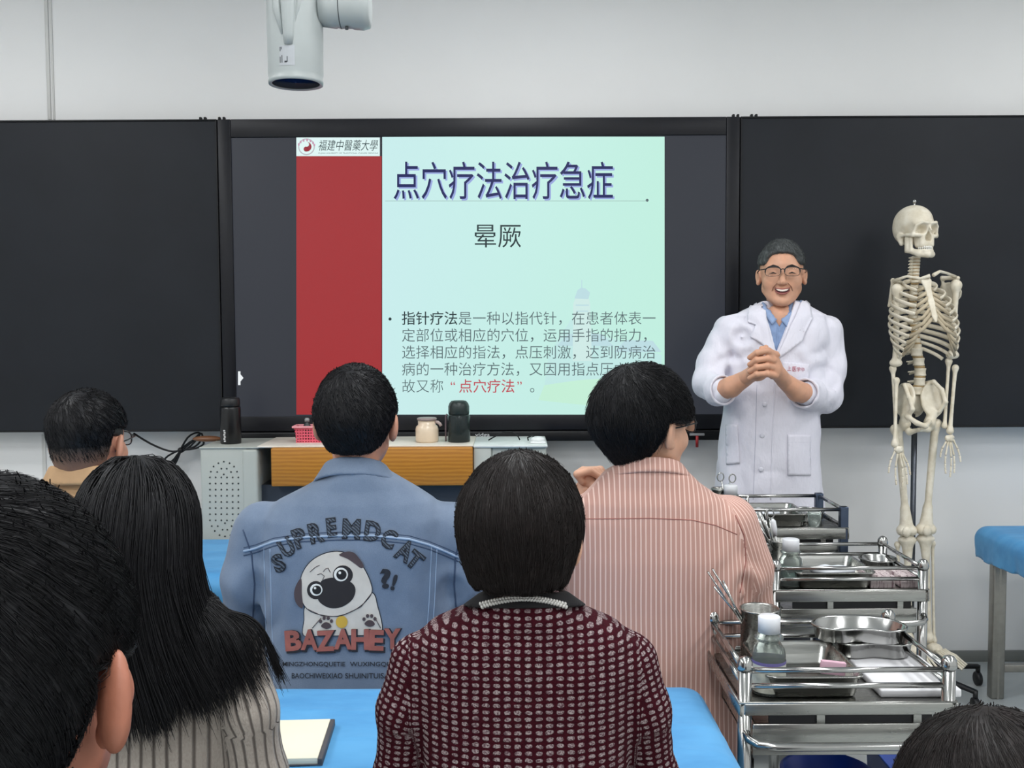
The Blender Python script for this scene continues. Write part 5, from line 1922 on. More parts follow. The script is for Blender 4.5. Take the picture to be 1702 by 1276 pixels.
# hair parts over the shoulders: the larger part swept to the right
side = np.where(left, -0.06, 0.40) + rs.normal(0, 0.06, n_)
side = np.where(left, side, np.clip(side * np.clip((p_[:, 0] - hcL[0] + 0.06) * 9, 0.3, 1.1), 0.08, 0.62))
tip = np.where(left, 1120 + rs.normal(0, 26, n_), 1180 - 95 * np.clip(side * 1.6, 0, 1) + rs.normal(0, 12, n_) + 10 * np.sin(p_[:, 0] * 160))
zt_ = np.array([float(b.L(300, q)[2]) for q in (1050, 1200)])
ztip = np.interp(tip, (1050, 1200), zt_)
paths = [p_.copy()]
J = rs.normal(0, 0.05, (n_, 3)).astype(np.float32)
LF = rs.rand(n_) ** 2 * 0.006 + 0.0006
ST = 22
step = ((p_[:, 2] - ztip) + 0.03) / (ST - 2)
for k in range(ST):
    g = grad(capw, p_)
    fl = p_ - crown
    fl /= nrm(fl)[:, None] + 1e-6
    dcap = capw(p_)
    onhead = np.clip(1 - dcap / 0.03, 0, 1) * (p_[:, 2] > hcL[2] - np.where(left, 0.10, 0.02))
    fl = fl - g * (fl * g).sum(1)[:, None]
    fl /= nrm(fl)[:, None] + 1e-6
    dn = np.stack([side * np.clip((hcL[2] + 0.02 - p_[:, 2]) * 5, 0, 1), np.zeros(n_), -np.ones(n_)], 1)
    dr = fl * (onhead * 0.75)[:, None] + dn * (1 - onhead * 0.75)[:, None] + J * 0.35
    dr /= nrm(dr)[:, None] + 1e-6
    left_z = np.clip(p_[:, 2] - ztip, 0, 1)
    p_ = (p_ + dr * np.minimum(step * 1.12, left_z + 0.002)[:, None]).astype(np.float32)
    d1 = capw(p_)
    g1 = grad(capw, p_)
    p_ = p_ + g1 * np.clip(LF - d1, 0, 0.03)[:, None]
    d2 = swfn(p_)
    g2 = grad(swfn, p_)
    p_ = p_ + g2 * np.clip(LF + 0.004 - d2, 0, 0.03)[:, None]
    p_[:, 1] = np.where(p_[:, 2] < hcL[2] - 0.1, np.minimum(p_[:, 1], 0.02 + LF), p_[:, 1])
    paths.append(p_.copy())
paths = np.stack(paths, 1)
tv, tf = tubes(paths, 0.0008 * (0.7 + 0.7 * rs.rand(n_)))
v2, f2 = join((T(v), f), (tv, tf))
ob('long_hair', mesh_np('long_hair', v2, f2), HB, girl)
seat(girl, 'the long-haired person in the knit sweater', 0.44)

# ================================================================== student far left, faded haircut
b = Body(148, 780, 2.55)
tbl = [(775, 112, 190, 0.07, -0.012), (795, 85, 215, 0.08, 0.0), (820, 45, 252, 0.1, 0.005), (850, 15, 282, 0.11, 0.01), (920, 5, 292, 0.125, 0.015), (1100, 15, 282, 0.135, 0.01), (1200, 20, 276, 0.13, 0), (1240, 28, 268, 0.12, 0)]
arms = [[(22, 865, 0.02, 0.062), (5, 960, 0.03, 0.055), (5, 1040, 0.1, 0.05), (50, 1060, 0.26, 0.042)],
        [(275, 865, 0.02, 0.062), (292, 960, 0.03, 0.055), (292, 1040, 0.1, 0.05), (245, 1060, 0.26, 0.042)]]
wr = wrinkle(0.0035, 9.1)
fn, v, f, uv = garment(b, tbl, arms, wr=wr, k=0.03, h=0.0075)
hc = b.L(150, 736)
Rh = rotm(-0.12, 0.02)
man = person_from(b, [head_mesh(hc, Rh, 0.99), core((0.5, 1.0)), limb([b.L(50, 1060, 0.26), b.L(95, 1055, 0.34)], [0.03, 0.025]), limb([b.L(245, 1060, 0.26), b.L(200, 1055, 0.34)], [0.03, 0.025])],
                  'seated person with a faded haircut and tan shirt in front of the left blackboard', SKIN2)
TAN = pm('shirt_tan', (186, 150, 112), 0.85, var=0.1, vs=14, bump=0.15, bs=500)
ob('tan_shirt', mesh_np('tan_shirt', v, f), TAN, man)
q0 = b.L(152, 786)
ob('hood_collar', mesh_np('hood_collar', *collar_mesh((float(q0[0]), 0.0, 0), 0.11, 0.10, float(q0[2]) - 0.03, 0.085, 0.08, float(q0[2]) + 0.018, 0.15, th=0.009, h=0.005)), TAN, man)
t = NT('hair_fade')
ng = t.noise(400, 2)
sp = t.n('ShaderNodeSeparateXYZ')
t.t.links.new(t.co('Object'), sp.inputs[0])
zf = t.ramp(t.math('ADD', sp.outputs['Z'], t.math('MULTIPLY', t.math('SUBTRACT', ng, 0.5), 0.02)), float(hc[2]) - 0.085, float(hc[2]) + 0.01)
t.set(color=t.mix(zf, lin((150, 112, 92)), lin((24, 24, 25))), rough=0.6)
fade = t.m
fv, ff = surf(short_hair(0.003, -0.088, -0.004, taper=-0.12), (-0.13, -0.16, -0.13), (0.13, 0.13, 0.15), 0.0045)
ob('faded_sides', mesh_np('faded_sides', np.array(hc) + (fv * 0.995) @ Rh.T, ff), fade, man)
hair_object('hair', man, short_hair(0.016, -0.035, 0.022, taper=-0.012), hc, Rh, 1.0, HB, 4500, (0.0, -0.05, 0.11), 6, 0.005, 0.004, seed=13, swirl=0.5, jit=0.3, r=0.0008)
glasses(man, hc, Rh, 1.0)
seat(man, 'the tan shirt person')

# ================================================================== nearest student, lower left corner: back of the head
b = Body(-20, 1100, 0.70)
hc = b.L(-18, 1125)
Rh = rotm(-0.10, 0.05)
tb2 = [(1290, -170, 130, 0.062, 0.0), (1400, -260, 230, 0.085, 0.0), (1500, -420, 390, 0.1, 0.0), (1580, -500, 470, 0.11, 0.0), (1900, -500, 470, 0.12, 0.0), (2500, -480, 440, 0.12, 0.0), (2880, -440, 400, 0.12, 0)]
fn, v, f, uv = garment(b, tb2, [[(-470, 1640, 0.0, 0.055), (-560, 2200, 0.03, 0.05), (-430, 2450, 0.2, 0.04)], [(440, 1640, 0.0, 0.055), (530, 2200, 0.03, 0.05), (400, 2450, 0.2, 0.04)]], h=0.009, wr=wrinkle(0.003, 2.2))
man = person_from(b, [head_mesh(hc, Rh, 1.06, 0.003, ears=1.9), core((0.5, 1.0)), limb([b.L(-430, 2450, 0.2), b.L(-330, 2450, 0.3)], [0.028, 0.022]), limb([b.L(400, 2450, 0.2), b.L(300, 2450, 0.3)], [0.028, 0.022])],
                  'nearest person, back of a black-haired head with one ear, lower left corner', skin_mat('skin_ear_dark', (172, 112, 90)))
ob('dark_shirt', mesh_np('dark_shirt', v, f), pm('shirt_dark_navy', (36, 40, 52), 0.85), man)
hair_object('hair', man, short_hair(0.015, -0.095, -0.004, back=0.004, taper=-0.08), hc, Rh, 1.06, HB, 14000, (-0.02, -0.06, 0.11), 8, 0.006, 0.003, seed=17, swirl=0.25, jit=0.08, r=0.0004)
seat(man, 'the nearest person in the lower left corner')

# ================================================================== student in the lower right corner: top of the head
b = Body(1650, 1276, 0.93)
hc = b.L(1652, 1416)
Rh = rotm(0.12, -0.25)
zz = float(hc[2])
rows_ = [(0.45, 0, 0, 0.15, 0.12), (0.6, 0, -0.02, 0.16, 0.12), (zz - 0.30, 0, -0.05, 0.185, 0.11), (zz - 0.24, 0, -0.05, 0.17, 0.1), (zz - 0.19, 0, -0.045, 0.09, 0.07), (zz - 0.15, 0, -0.04, 0.06, 0.055)]
fnb = lambda Q: smin(smin(loft(Q, rows_), chain(Q, [(-0.18, -0.04, zz - 0.29), (-0.21, 0.0, 0.62), (-0.15, 0.16, 0.56)], [0.05, 0.045, 0.036]), 0.02), chain(Q, [(0.18, -0.04, zz - 0.29), (0.21, 0.0, 0.62), (0.15, 0.16, 0.56)], [0.05, 0.045, 0.036]), 0.02)
v, f = surf(fnb, (-0.3, -0.22, 0.4), (0.3, 0.24, zz - 0.1), 0.009)
woman = person_from(b, [head_mesh(hc, Rh, 0.96, 0.004), surf(lambda Q: chain(Q, [(0, 0, 0.5), (0, -0.03, zz - 0.2)], [0.07, 0.06]), (-0.12, -0.14, 0.4), (0.12, 0.12, zz), 0.014),
                        limb([(-0.15, 0.16, 0.56), (-0.12, 0.25, 0.56)], [0.026, 0.02]), limb([(0.15, 0.16, 0.56), (0.12, 0.25, 0.56)], [0.026, 0.02])],
                    'dark-haired person cut off by the lower right corner, only the crown showing', SKIN)
ob('grey_top', mesh_np('grey_top', v, f), pm('top_grey', (88, 90, 96), 0.9), woman)
hair_object('hair', woman, bob(0.018), hc, Rh, 0.96, HBR, 9000, (0.0, -0.02, 0.125), 9, 0.008, 0.003, seed=27, swirl=0.15, jit=0.12, r=0.0005, hi=(0.14, 0.14, 0.17), lo=(-0.14, -0.18, -0.15))
seat(woman, 'the person in the lower right corner')
# ================================================================== teacher in the white coat
b = Body(1281, 600, 3.78)
tbl = [(500, 1266, 1336, 0.062, 0.0), (511, 1246, 1352, 0.080, 0.0), (524, 1216, 1376, 0.096, 0.0), (545, 1204, 1386, 0.112, 0.0), (580, 1206, 1378, 0.122, -0.005),
       (640, 1203, 1364, 0.125, -0.01), (690, 1199, 1361, 0.128, -0.01), (740, 1193, 1362, 0.132, -0.005), (820, 1189, 1366, 0.136, 0.0), (900, 1185, 1370, 0.14, 0.0), (985, 1184, 1372, 0.142, 0.0)]
arms = [[(1213, 552, 0.0, 0.066), (1187, 600, -0.01, 0.060), (1178, 638, -0.05, 0.058), (1196, 650, -0.15, 0.046)],
        [(1372, 552, 0.0, 0.066), (1379, 605, -0.01, 0.060), (1372, 660, -0.05, 0.060), (1342, 655, -0.15, 0.048)]]
wr = wrinkle(0.0050, 6.3, (14, 14, 9), (34, 34, 16), 0.002)
fold = lambda Q: wr(Q) * (0.7 + 1.6 * np.abs(Q[:, 0])) + elbow_folds(Q, (b.L(1205, 625, -0.06), b.L(1352, 632, -0.06), b.L(1232, 560, -0.08), b.L(1350, 562, -0.08)), 0.0062, 0.08, 115) + 0.004 * np.clip((0.95 - Q[:, 2]) * 3, 0, 1) * np.sin(Q[:, 0] * 48 + 2.0 * vn(Q, (5, 5, 3)))
VB, VT = b.L(1290, 586, -0.12), b.L(1300, 490, -0.1)


def vcut(Q, d):
    t_ = np.clip((Q[:, 2] - VB[2]) / (VT[2] - VB[2]), -0.05, 1.3)
    half = np.maximum(t_, 0) * 0.066
    cx = VB[0] + (VT[0] - VB[0]) * t_
    wedge = np.maximum(np.abs(Q[:, 0] - cx) - half, VB[2] - Q[:, 2])
    wedge = np.maximum(wedge * 0.85, Q[:, 1] + 0.02)
    return smax(d, -wedge, 0.004)


fn, v, f, uv = garment(b, tbl, arms, wr=fold, k=0.011, h=0.0046, cut=vcut)
hc = b.L(1299, 456)
Rh = rotm(math.pi - 0.22, 0.04, 0.0)
Hs = 1.02
sleeveL, sleeveR = b.L(1196, 650, -0.15), b.L(1342, 655, -0.15)
HD = -0.29


def hands(Q):
    # his right hand: palm and wrist coming from the viewer's left
    d = ell(Q, b.L(1261, 611, HD), (0.034, 0.028, 0.044))
    d = smin(d, rc(Q, b.L(1262, 614, HD), b.L(1236, 630, -0.22), 0.027, 0.027), 0.02)
    # his left hand: back of the hand on the viewer's right, fingers wrapped over the right fist
    d = smin(d, ell(Q, b.L(1285, 607, HD - 0.01), (0.024, 0.026, 0.046)), 0.008)
    d = smin(d, rc(Q, b.L(1288, 614, HD), b.L(1305, 634, -0.23), 0.027, 0.027), 0.02)
    return d


def fingers(Q):
    d = hands(Q)
    for i in range(4):
        y0 = 588 + i * 11.5
        pts = [b.L(1290 - i * 0.5, y0 + 1, HD - 0.022), b.L(1275, y0 - 5 + i, HD - 0.042), b.L(1258, y0 - 2 + i * 0.5, HD - 0.040), b.L(1246, y0 + 6, HD - 0.022)]
        d = smin(d, chain(Q, pts, [0.0118, 0.0112, 0.0105, 0.0088], 0.003), 0.003)
        # fingertips of the other hand showing behind
        d = smin(d, chain(Q, [b.L(1256, y0 + 2, HD + 0.02), b.L(1278, y0 - 6, HD + 0.03), b.L(1293, y0 + 2, HD + 0.012)], [0.010, 0.0095, 0.008], 0.003), 0.003)
    d = smin(d, chain(Q, [b.L(1285, 598, HD - 0.03), b.L(1277, 584, HD - 0.035), b.L(1266, 579, HD - 0.030)], [0.013, 0.0115, 0.009], 0.004), 0.004)
    d = smin(d, chain(Q, [b.L(1257, 600, HD - 0.012), b.L(1264, 586, HD - 0.022), b.L(1273, 577, HD - 0.024)], [0.013, 0.0115, 0.009], 0.004), 0.004)
    return d


lo_, hi_ = b.L(1225, 655, HD - 0.08), b.L(1318, 560, -0.17)
hv = surf(fingers, lo_, hi_, 0.0026)
fore = [limb([sleeveL, b.L(1215, 643, -0.19), b.L(1240, 628, -0.225)], [0.036, 0.036, 0.028]), limb([sleeveR, b.L(1325, 650, -0.19), b.L(1303, 632, -0.232)], [0.038, 0.036, 0.028])]
SKT = skin_mat('skin_teacher', (210, 160, 132))
teacher = person_from(b, [head_mesh(hc, Rh, Hs, 0.0024, smile=True, ears=0.2), surf(lambda Q: ell(Q, b.L(1299, 536, -0.035), (0.07, 0.05, 0.07)), b.L(1260, 580, -0.11), b.L(1340, 490, 0.04), 0.006), core((0.7, 1.35), 0.08), hv, *fore],
                      'smiling teacher in glasses and a white lab coat with clasped hands', SKT)
t = NT('lab_coat_white')
nw = t.noise(7, 4, 0.6)
t.set(color=t.mix(nw, lin((214, 212, 224)), lin((228, 227, 236))), rough=0.8, sheen=0.1)
t.bump(t.noise(16, 4, 0.55, stretch=(1, 1, 0.45)), 0.55, 0.02)
COAT = t.m
coat = ob('lab_coat', mesh_np('lab_coat', v, f), COAT, teacher)
dc = Decal(b, v, f)
# rolled cuffs
for A, B_, r_ in ((b.L(1190, 649, -0.12), b.L(1203, 648, -0.17), 0.052), (b.L(1351, 657, -0.11), b.L(1336, 653, -0.17), 0.053)):
    cvf = surf(lambda Q: smax(np.abs(rc(Q, A, B_, r_, r_ * 0.96)) - 0.005, np.maximum(-((Q - A) @ ((B_ - A) / np.linalg.norm(B_ - A))), ((Q - B_) @ ((B_ - A) / np.linalg.norm(B_ - A)))), 0.005) + 0.002 * vn(Q, (40, 40, 40)),
               np.minimum(A, B_) - 0.08, np.maximum(A, B_) + 0.08, 0.0036)
    ob('rolled_cuff', mesh_np('rolled_cuff', *cvf), COAT, teacher)
# blue shirt seen in the opening
rows_ = [(z_, cx, cy, max(0.03, a - 0.012), max(0.03, bb - 0.014)) for z_, cx, cy, a, bb in b.rows(tbl)]
NB, NT_ = b.L(1297, 543, -0.1), b.L(1299, 498, -0.08)


def shirt_fn(Q):
    d = np.maximum(loft(Q, rows_), np.maximum(b.L(1290, 632)[2] - Q[:, 2], Q[:, 2] - b.L(1300, 500)[2]))
    t_ = (Q[:, 2] - NB[2]) / (NT_[2] - NB[2])
    wd = np.maximum((np.abs(Q[:, 0] - NB[0]) - np.maximum(t_, 0) * 0.052) * 0.8, Q[:, 1] + 0.01)
    return smax(d, -np.maximum(wd, NB[2] - Q[:, 2]), 0.003)


sv, sf = surf(shirt_fn, (-0.28, -0.16, 0.88), (0.28, 0.14, 1.6), 0.006)
SHB = pm('shirt_light_blue', (126, 148, 184), 0.75, var=0.12, vs=40, bump=0.1, bs=400)
shirt = ob('blue_shirt', mesh_np('blue_shirt', sv, sf), SHB, teacher)
ds = Decal(b, sv, sf)
for po in ([(1270, 498), (1279, 513), (1291, 530), (1283, 541), (1273, 527), (1266, 510)], [(1331, 499), (1318, 516), (1299, 533), (1308, 546), (1322, 527), (1335, 510)]):
    me = ds.pad(po, 0.004, 0.004, 5)
    ob('shirt_collar', me, pm('shirt_collar_blue', (138, 160, 196), 0.75, var=0.08, vs=40), shirt)
ob('shirt_placket', ds.line([(1293, 540), (1291, 582)], 0.003, 0.0), SHB, shirt)
for po in ([(1267, 497), (1252, 505), (1245, 515), (1243, 537), (1256, 541), (1248, 560), (1268, 573), (1288, 590), (1281, 566), (1273, 530)],
           [(1333, 497), (1344, 507), (1349, 530), (1326, 549), (1338, 553), (1334, 566), (1310, 584), (1290, 597), (1303, 566), (1322, 525)]):
    ob('lapel', dc.pad(po, 0.005, 0.003, 5), COAT, coat)
shade_ = pm('coat_seam', (176, 176, 192), 0.85)
ob('front_edge', dc.line([(1290, 597), (1287, 660), (1284, 720), (1281, 830)], 0.0022, 0.0), COAT, coat)
ob('placket_seam', dc.line([(1258, 640), (1256, 720), (1252, 830)], 0.001, 0.0), shade_, coat)
ob('chest_pocket', dc.pad([(1301, 601), (1345, 605), (1344, 640), (1300, 636)], 0.003, 0.001), COAT, coat)
ob('hip_pocket', dc.pad([(1309, 722), (1346, 722), (1347, 790), (1309, 790)], 0.003, 0.001), COAT, coat)
ob('hip_pocket', dc.pad([(1207, 706), (1226, 705), (1230, 770), (1208, 772)], 0.003, 0.001), COAT, coat)
ob('pocket_seam', dc.line([(1309, 735), (1346, 735)], 0.0012, 0.003), shade_, coat)
redm = pm('embroidery_red', (176, 58, 84), 0.8)
for ch, cx, cy in (('上', 1311, 612), ('医', 1319.5, 613), ('学', 1326, 614), ('中', 1333, 614)):
    ob('embroidered_mark', dc.lay([glyph(ch, cx, cy, 6, 7.5, 0)], 0.006, 4), redm, coat)
for cx, cy in ((1271, 672), (1267, 724), (1265, 780)):
    w_ = dc.hit(cx, cy, 0.001)
    ob('button', G().ball((0, 0, 0), (0.009, 0.003, 0.009), 12), pm('button_white', (206, 206, 216), 0.35), coat, w_)


def HT(p_):
    return Vector(np.array(hc) + np.array(Rh) @ (np.array(p_) * Hs))


hair_object('hair', teacher, short_hair(0.008, -0.06, 0.016, 0.072, taper=-0.02, square=True), hc, Rh, Hs, HG, 4500, (0.0, -0.04, 0.11), 5, 0.004, 0.003, seed=31, swirl=0.2, jit=0.4, r=0.0007, h=0.004)
brow = pm('brow_dark', (52, 44, 40), 0.8)
for sx in (-1, 1):
    ob('eyebrow', G().tube([HT((sx * 0.014, 0.0905, 0.019)), HT((sx * 0.032, 0.0885, 0.025)), HT((sx * 0.05, 0.076, 0.020))], [0.0026, 0.003, 0.0016], 8), brow, teacher)
    ob('eye', G().tube([HT((sx * 0.021, 0.0865, -0.004)), HT((sx * 0.032, 0.0895, -0.001)), HT((sx * 0.044, 0.0835, -0.0045))], [0.001, 0.0026, 0.001], 8), pm('eye_dark', (34, 26, 26), 0.3), teacher)
    ob('smile_crease', G().tube([HT((sx * 0.018, 0.0925, -0.038)), HT((sx * 0.031, 0.0855, -0.052)), HT((sx * 0.036, 0.0785, -0.066))], [0.0008, 0.0016, 0.0006], 6), pm('crease_brown', (128, 84, 66), 0.7), teacher)
lipm = pm('lip_rose', (150, 84, 78), 0.5)
def arc3(zc, zs, yc, w_, n_=9):
    return [HT((w_ * math.sin(a), yc - 0.020 * (1 - math.cos(a)), zc + zs * (1 - math.cos(a)) * 2)) for a in [(-1 + 2 * i / (n_ - 1)) * 1.1 for i in range(n_)]]


ob('mouth', G().tube(arc3(-0.0670, 0.0085, 0.0945, 0.0285), [0.001, 0.004, 0.006, 0.007, 0.0072, 0.007, 0.006, 0.004, 0.001], 8, flat=0.9), pm('mouth_dark', (84, 36, 36), 0.5), teacher)
ob('teeth', G().tube(arc3(-0.0660, 0.0085, 0.0985, 0.0245), [0.001, 0.0026, 0.0038, 0.0042, 0.0042, 0.0042, 0.0038, 0.0026, 0.001], 8), pm('teeth_white', (226, 216, 204), 0.35), teacher)
ob('lips', G().tube(arc3(-0.0600, 0.0065, 0.0965, 0.0300), [0.001, 0.002, 0.0026, 0.003, 0.0028, 0.003, 0.0026, 0.002, 0.001], 8)
   .tube(arc3(-0.0755, 0.0105, 0.0955, 0.0285), [0.001, 0.0022, 0.0032, 0.0038, 0.004, 0.0038, 0.0032, 0.0022, 0.001], 8), lipm, teacher)
glasses(teacher, hc, Rh, Hs, True, 0.0019, 0.0265, 0.0165, 0.108, 0.0015)
# trousers and shoes below the coat
tv, tf = surf(lambda Q: smin(rc(np.abs(Q * (1, 0, 0)).astype(np.float32) + Q * np.array((0, 1, 1), np.float32), (0.085, 0.0, 0.75), (0.095, 0.01, 0.08), 0.085, 0.06), ell(Q, (0, 0, 0.85), (0.16, 0.11, 0.14)), 0.03),
              (-0.25, -0.2, 0.0), (0.25, 0.2, 1.02), 0.012)
ob('trousers', mesh_np('trousers', tv, tf), TROUSERS.materials[0], teacher)
for sx in (-1, 1):
    ob('shoe', SHOE, None, teacher, (0.095 * sx, 0.0, 0), math.pi)
# ================================================================== anatomical skeleton on a stand
b = Body(1519, 700, 3.85)
sk = thing('skeleton_model', 'ivory anatomical skeleton hanging on a wheeled stand by the right blackboard', 'skeleton', tuple(b.o))
t = NT('bone_ivory')
nbn = t.noise(30, 4, 0.6)
t.set(color=t.mix(t.ramp(nbn, 0.3, 0.75), lin((212, 202, 180)), lin((234, 227, 210))), rough=0.5)
t.bump(t.noise(90, 3), 0.15, 0.002)
BONE = t.m
DISC = pm('disc_tan', (172, 146, 104), 0.6)
L = b.L


def bone(name, fn, lo, hi, h=0.0032, parent=sk, mat=BONE):
    lo, hi = np.minimum(lo, hi), np.maximum(lo, hi)
    v, f = surf(fn, lo, hi, h)
    return ob(name, mesh_np(name, v, f), mat, parent)


def long_bone(name, a, c, r, e0, e1, h=0.0032, ends=None):
    """shaft with swollen ends; e0/e1 = (radius, sideways spread)"""
    a, c = np.array(a), np.array(c)
    ax = (c - a) / np.linalg.norm(c - a)

    def fn(Q):
        d = rc(Q, a, c, r, r)
        t_ = np.clip((Q - a) @ ax / np.linalg.norm(c - a), 0, 1)
        d = d - r * 0.35 * (np.abs(t_ - 0.5) * 2) ** 3
        for p_, (er, sp_) in ((a, e0), (c, e1)):
            for s_ in ((-1, 1) if sp_ else (0,)):
                d = smin(d, nrm(Q - p_ - np.array((s_ * sp_, 0, 0))) - er, 0.014)
        return d
    m_ = max(e0[0] + e0[1], e1[0] + e1[1]) + 0.02
    return bone(name, fn, np.minimum(a, c) - m_, np.maximum(a, c) + m_, h)


# --- skull
hs, Rs = L(1523, 382), rotm(math.radians(196), 0.04, -0.03)
SS = 0.90


def skull(Q):
    S = Q.copy()
    S[:, 0] = np.abs(S[:, 0])
    d = ell(S, (0, -0.022, 0.032), (0.070, 0.092, 0.073))
    d = smin(d, ell(S, (0, -0.055, -0.005), (0.055, 0.05, 0.05)), 0.03)
    d = smin(d, ell(S, (0, 0.046, 0.0), (0.052, 0.036, 0.04)), 0.02)
    d = smin(d, rbox(S, (0, 0.052, -0.05), (0.034, 0.026, 0.032), 0.014), 0.014)
    d = smin(d, ell(S, (0, 0.015, -0.03), (0.042, 0.05, 0.034)), 0.02)
    d = smax(d, -ell(S, (0.066, 0.04, -0.012), (0.018, 0.026, 0.032)), 0.012)
    d = smin(d, chain(S, [(0.038, 0.072, -0.032), (0.056, 0.052, -0.030), (0.064, 0.022, -0.026), (0.062, -0.012, -0.026)], [0.0075, 0.0085, 0.006, 0.006], 0.004), 0.006)
    d = smin(d, chain(S, [(0.006, 0.083, 0.018), (0.03, 0.082, 0.021), (0.05, 0.066, 0.008), (0.056, 0.054, -0.022)], [0.007, 0.0065, 0.0055, 0.006], 0.004), 0.008)
    d = smax(d, -ell(S, (0.0285, 0.084, -0.008), (0.0205, 0.040, 0.0195)), 0.004)
    d = smax(d, -smin(ell(S, (0.006, 0.082, -0.042), (0.009, 0.03, 0.014)), ell(S, (0, 0.084, -0.028), (0.007, 0.026, 0.014)), 0.006), 0.003)
    d = smin(d, rc(S, (0, 0.083, 0.006), (0, 0.092, -0.012), 0.0045, 0.004), 0.005)
    d = smin(d, rc(S, (0.056, -0.03, -0.03), (0.054, -0.022, -0.058), 0.016, 0.009), 0.012)
    return d


v, f = surf(skull, (-0.1, -0.14, -0.1), (0.1, 0.12, 0.12), 0.003)
TS = lambda q: np.array(hs) + (np.asarray(q) * SS) @ Rs.T
sko = ob('skull', mesh_np('skull', TS(v), f), BONE, sk)


def jawf(Q):
    S = Q.copy()
    S[:, 0] = np.abs(S[:, 0])
    d = chain(S, [(0.051, 0.010, -0.034), (0.049, 0.014, -0.086), (0.030, 0.058, -0.106), (0.0, 0.076, -0.110)], [0.0085, 0.012, 0.013, 0.014], 0.006)
    d = smin(d, rbox(S, (0.049, 0.018, -0.064), (0.006, 0.022, 0.034), 0.005), 0.008)
    d = smin(d, chain(S, [(0.034, 0.048, -0.094), (0.02, 0.072, -0.095), (0, 0.079, -0.096)], [0.007, 0.0075, 0.008], 0.004), 0.006)
    return d


v, f = surf(jawf, (-0.08, -0.04, -0.14), (0.08, 0.11, -0.01), 0.003)
ob('jawbone', mesh_np('jawbone', TS(v), f), BONE, sko)
tm = pm('skeleton_teeth', (226, 224, 216), 0.35)
for row, z0 in ((0, -0.0845), (1, -0.0885)):
    g = G()
    for i in range(12):
        a = math.radians(-78 + 156 * i / 11)
        p_ = TS(np.array([[0.028 * math.sin(a), 0.047 + 0.034 * math.cos(a), z0 + (0.004 if row == 0 else -0.003)]]))[0]
        g.ball(p_, (0.0036, 0.0036, 0.0058), 8)
    ob('tooth_row', g, tm, sko)
q = TS(np.array([[0, -0.015, 0.104]]))[0]
ob('top_hook', G().cyl(q - np.array((0, 0, 0.01)), q + np.array((0, 0, 0.010)), 0.004, n=10).ball(q + np.array((0, 0, 0.014)), 0.0085, 12), CHROME, sk)

# --- spine
def vertebra(p_, r_, h_, proc, yaw=0.5, name='vertebra'):
    p_ = np.array(p_)
    bk = np.array((-math.sin(yaw), math.cos(yaw), 0))
    sd = np.array((math.cos(yaw), math.sin(yaw), 0))

    def fn(Q):
        q = Q - p_
        rad = nrm(q[:, :2]) - r_ * (0.86 + 0.16 * (2 * q[:, 2] / h_) ** 2)
        d = smax(rad, np.abs(q[:, 2]) - h_ / 2, 0.004)
        for s_ in (-1, 1):
            d = smin(d, rc(Q, p_ + bk * r_, p_ + bk * (r_ + proc * 0.4) + sd * s_ * proc, 0.005, 0.0035), 0.005)
        return smin(d, rc(Q, p_ + bk * r_, p_ + bk * (r_ + proc) + np.array((0, 0, -0.01)), 0.006, 0.004), 0.006)
    m_ = r_ + proc + 0.012
    return bone(name, fn, p_ - (m_, m_, 0.03), p_ + (m_, m_, 0.03), 0.0034)


cerv = [L(1524 - i * 0.4, 428 + i * 5.4, 0.015) for i in range(7)]
for p_ in cerv:
    vertebra(p_, 0.015, 0.0105, 0.016)
thor = [L(1521 - 1.0 * math.sin(i / 11 * math.pi) * 6 + i * 0.4, 466 + i * 10.0, 0.02 + 0.035 * math.sin(i / 11 * math.pi)) for i in range(12)]
for p_ in thor:
    vertebra(p_, 0.016, 0.019, 0.022)
lumb = [L(x_, y_, 0.01) for x_, y_ in ((1524, 585), (1527, 601), (1529.5, 618), (1528.5, 634), (1524, 649))]
for p_ in lumb:
    vertebra(p_, 0.0225, 0.030, 0.026)
allv = cerv + thor + lumb
g = G()
for i in range(len(allv) - 1):
    mid = (allv[i] + allv[i + 1]) / 2
    r_ = 0.0125 if i < 6 else (0.0145 if i < 18 else 0.0205)
    ob('disc', G().lathe([(r_ * 0.9, -0.004), (r_, 0), (r_ * 0.9, 0.004)], 14, mid), DISC, sk)

# --- rib cage in its own turned frame
yawc = math.radians(1)
cf = np.array((math.sin(yawc), -math.cos(yawc), 0))      # forward
cs = np.array((math.cos(yawc), math.sin(yawc), 0))       # to the viewer's right
A_ = [0.058, 0.082, 0.099, 0.110, 0.117, 0.121, 0.123, 0.121, 0.116, 0.108, 0.098, 0.085]
B_ = [0.055, 0.075, 0.090, 0.100, 0.106, 0.110, 0.111, 0.108, 0.102, 0.094, 0.085, 0.070]
END = [150, 150, 148, 146, 143, 140, 136, 130, 124, 116, 92, 70]
sternum_top = thor[0] + cf * 0.105 + np.array((0, 0, -0.015))
sternum_bot = thor[4] + cf * 0.195 + np.array((0, 0, -0.045))
ends = {}
for i in range(12):
    for s_ in (-1, 1):
        sp_ = thor[i]
        pts, rad = [], []
        n_ = 16
        for k_ in range(n_):
            ph = math.radians(8 + (END[i] - 8) * k_ / (n_ - 1))
            y_ = B_[i] * (1 - math.cos(ph))          # forward travel
            x_ = A_[i] * math.sin(ph)
            z_ = -(0.030 + 0.0045 * i) * (ph / math.pi) ** 1.1 * 1.9 + 0.008 * math.sin(ph)
            pts.append(sp_ + cs * s_ * x_ + cf * (y_ - 0.012) + np.array((0, 0, z_)))
            rad.append(0.0044 if i < 10 else 0.0035)
        rb_ = ob('rib', G().tube(pts, rad, 8, flat=1.9), BONE, sk)
        ends[(i, s_)] = pts[-1]
CART = pm('cartilage_tan', (186, 172, 146), 0.6)
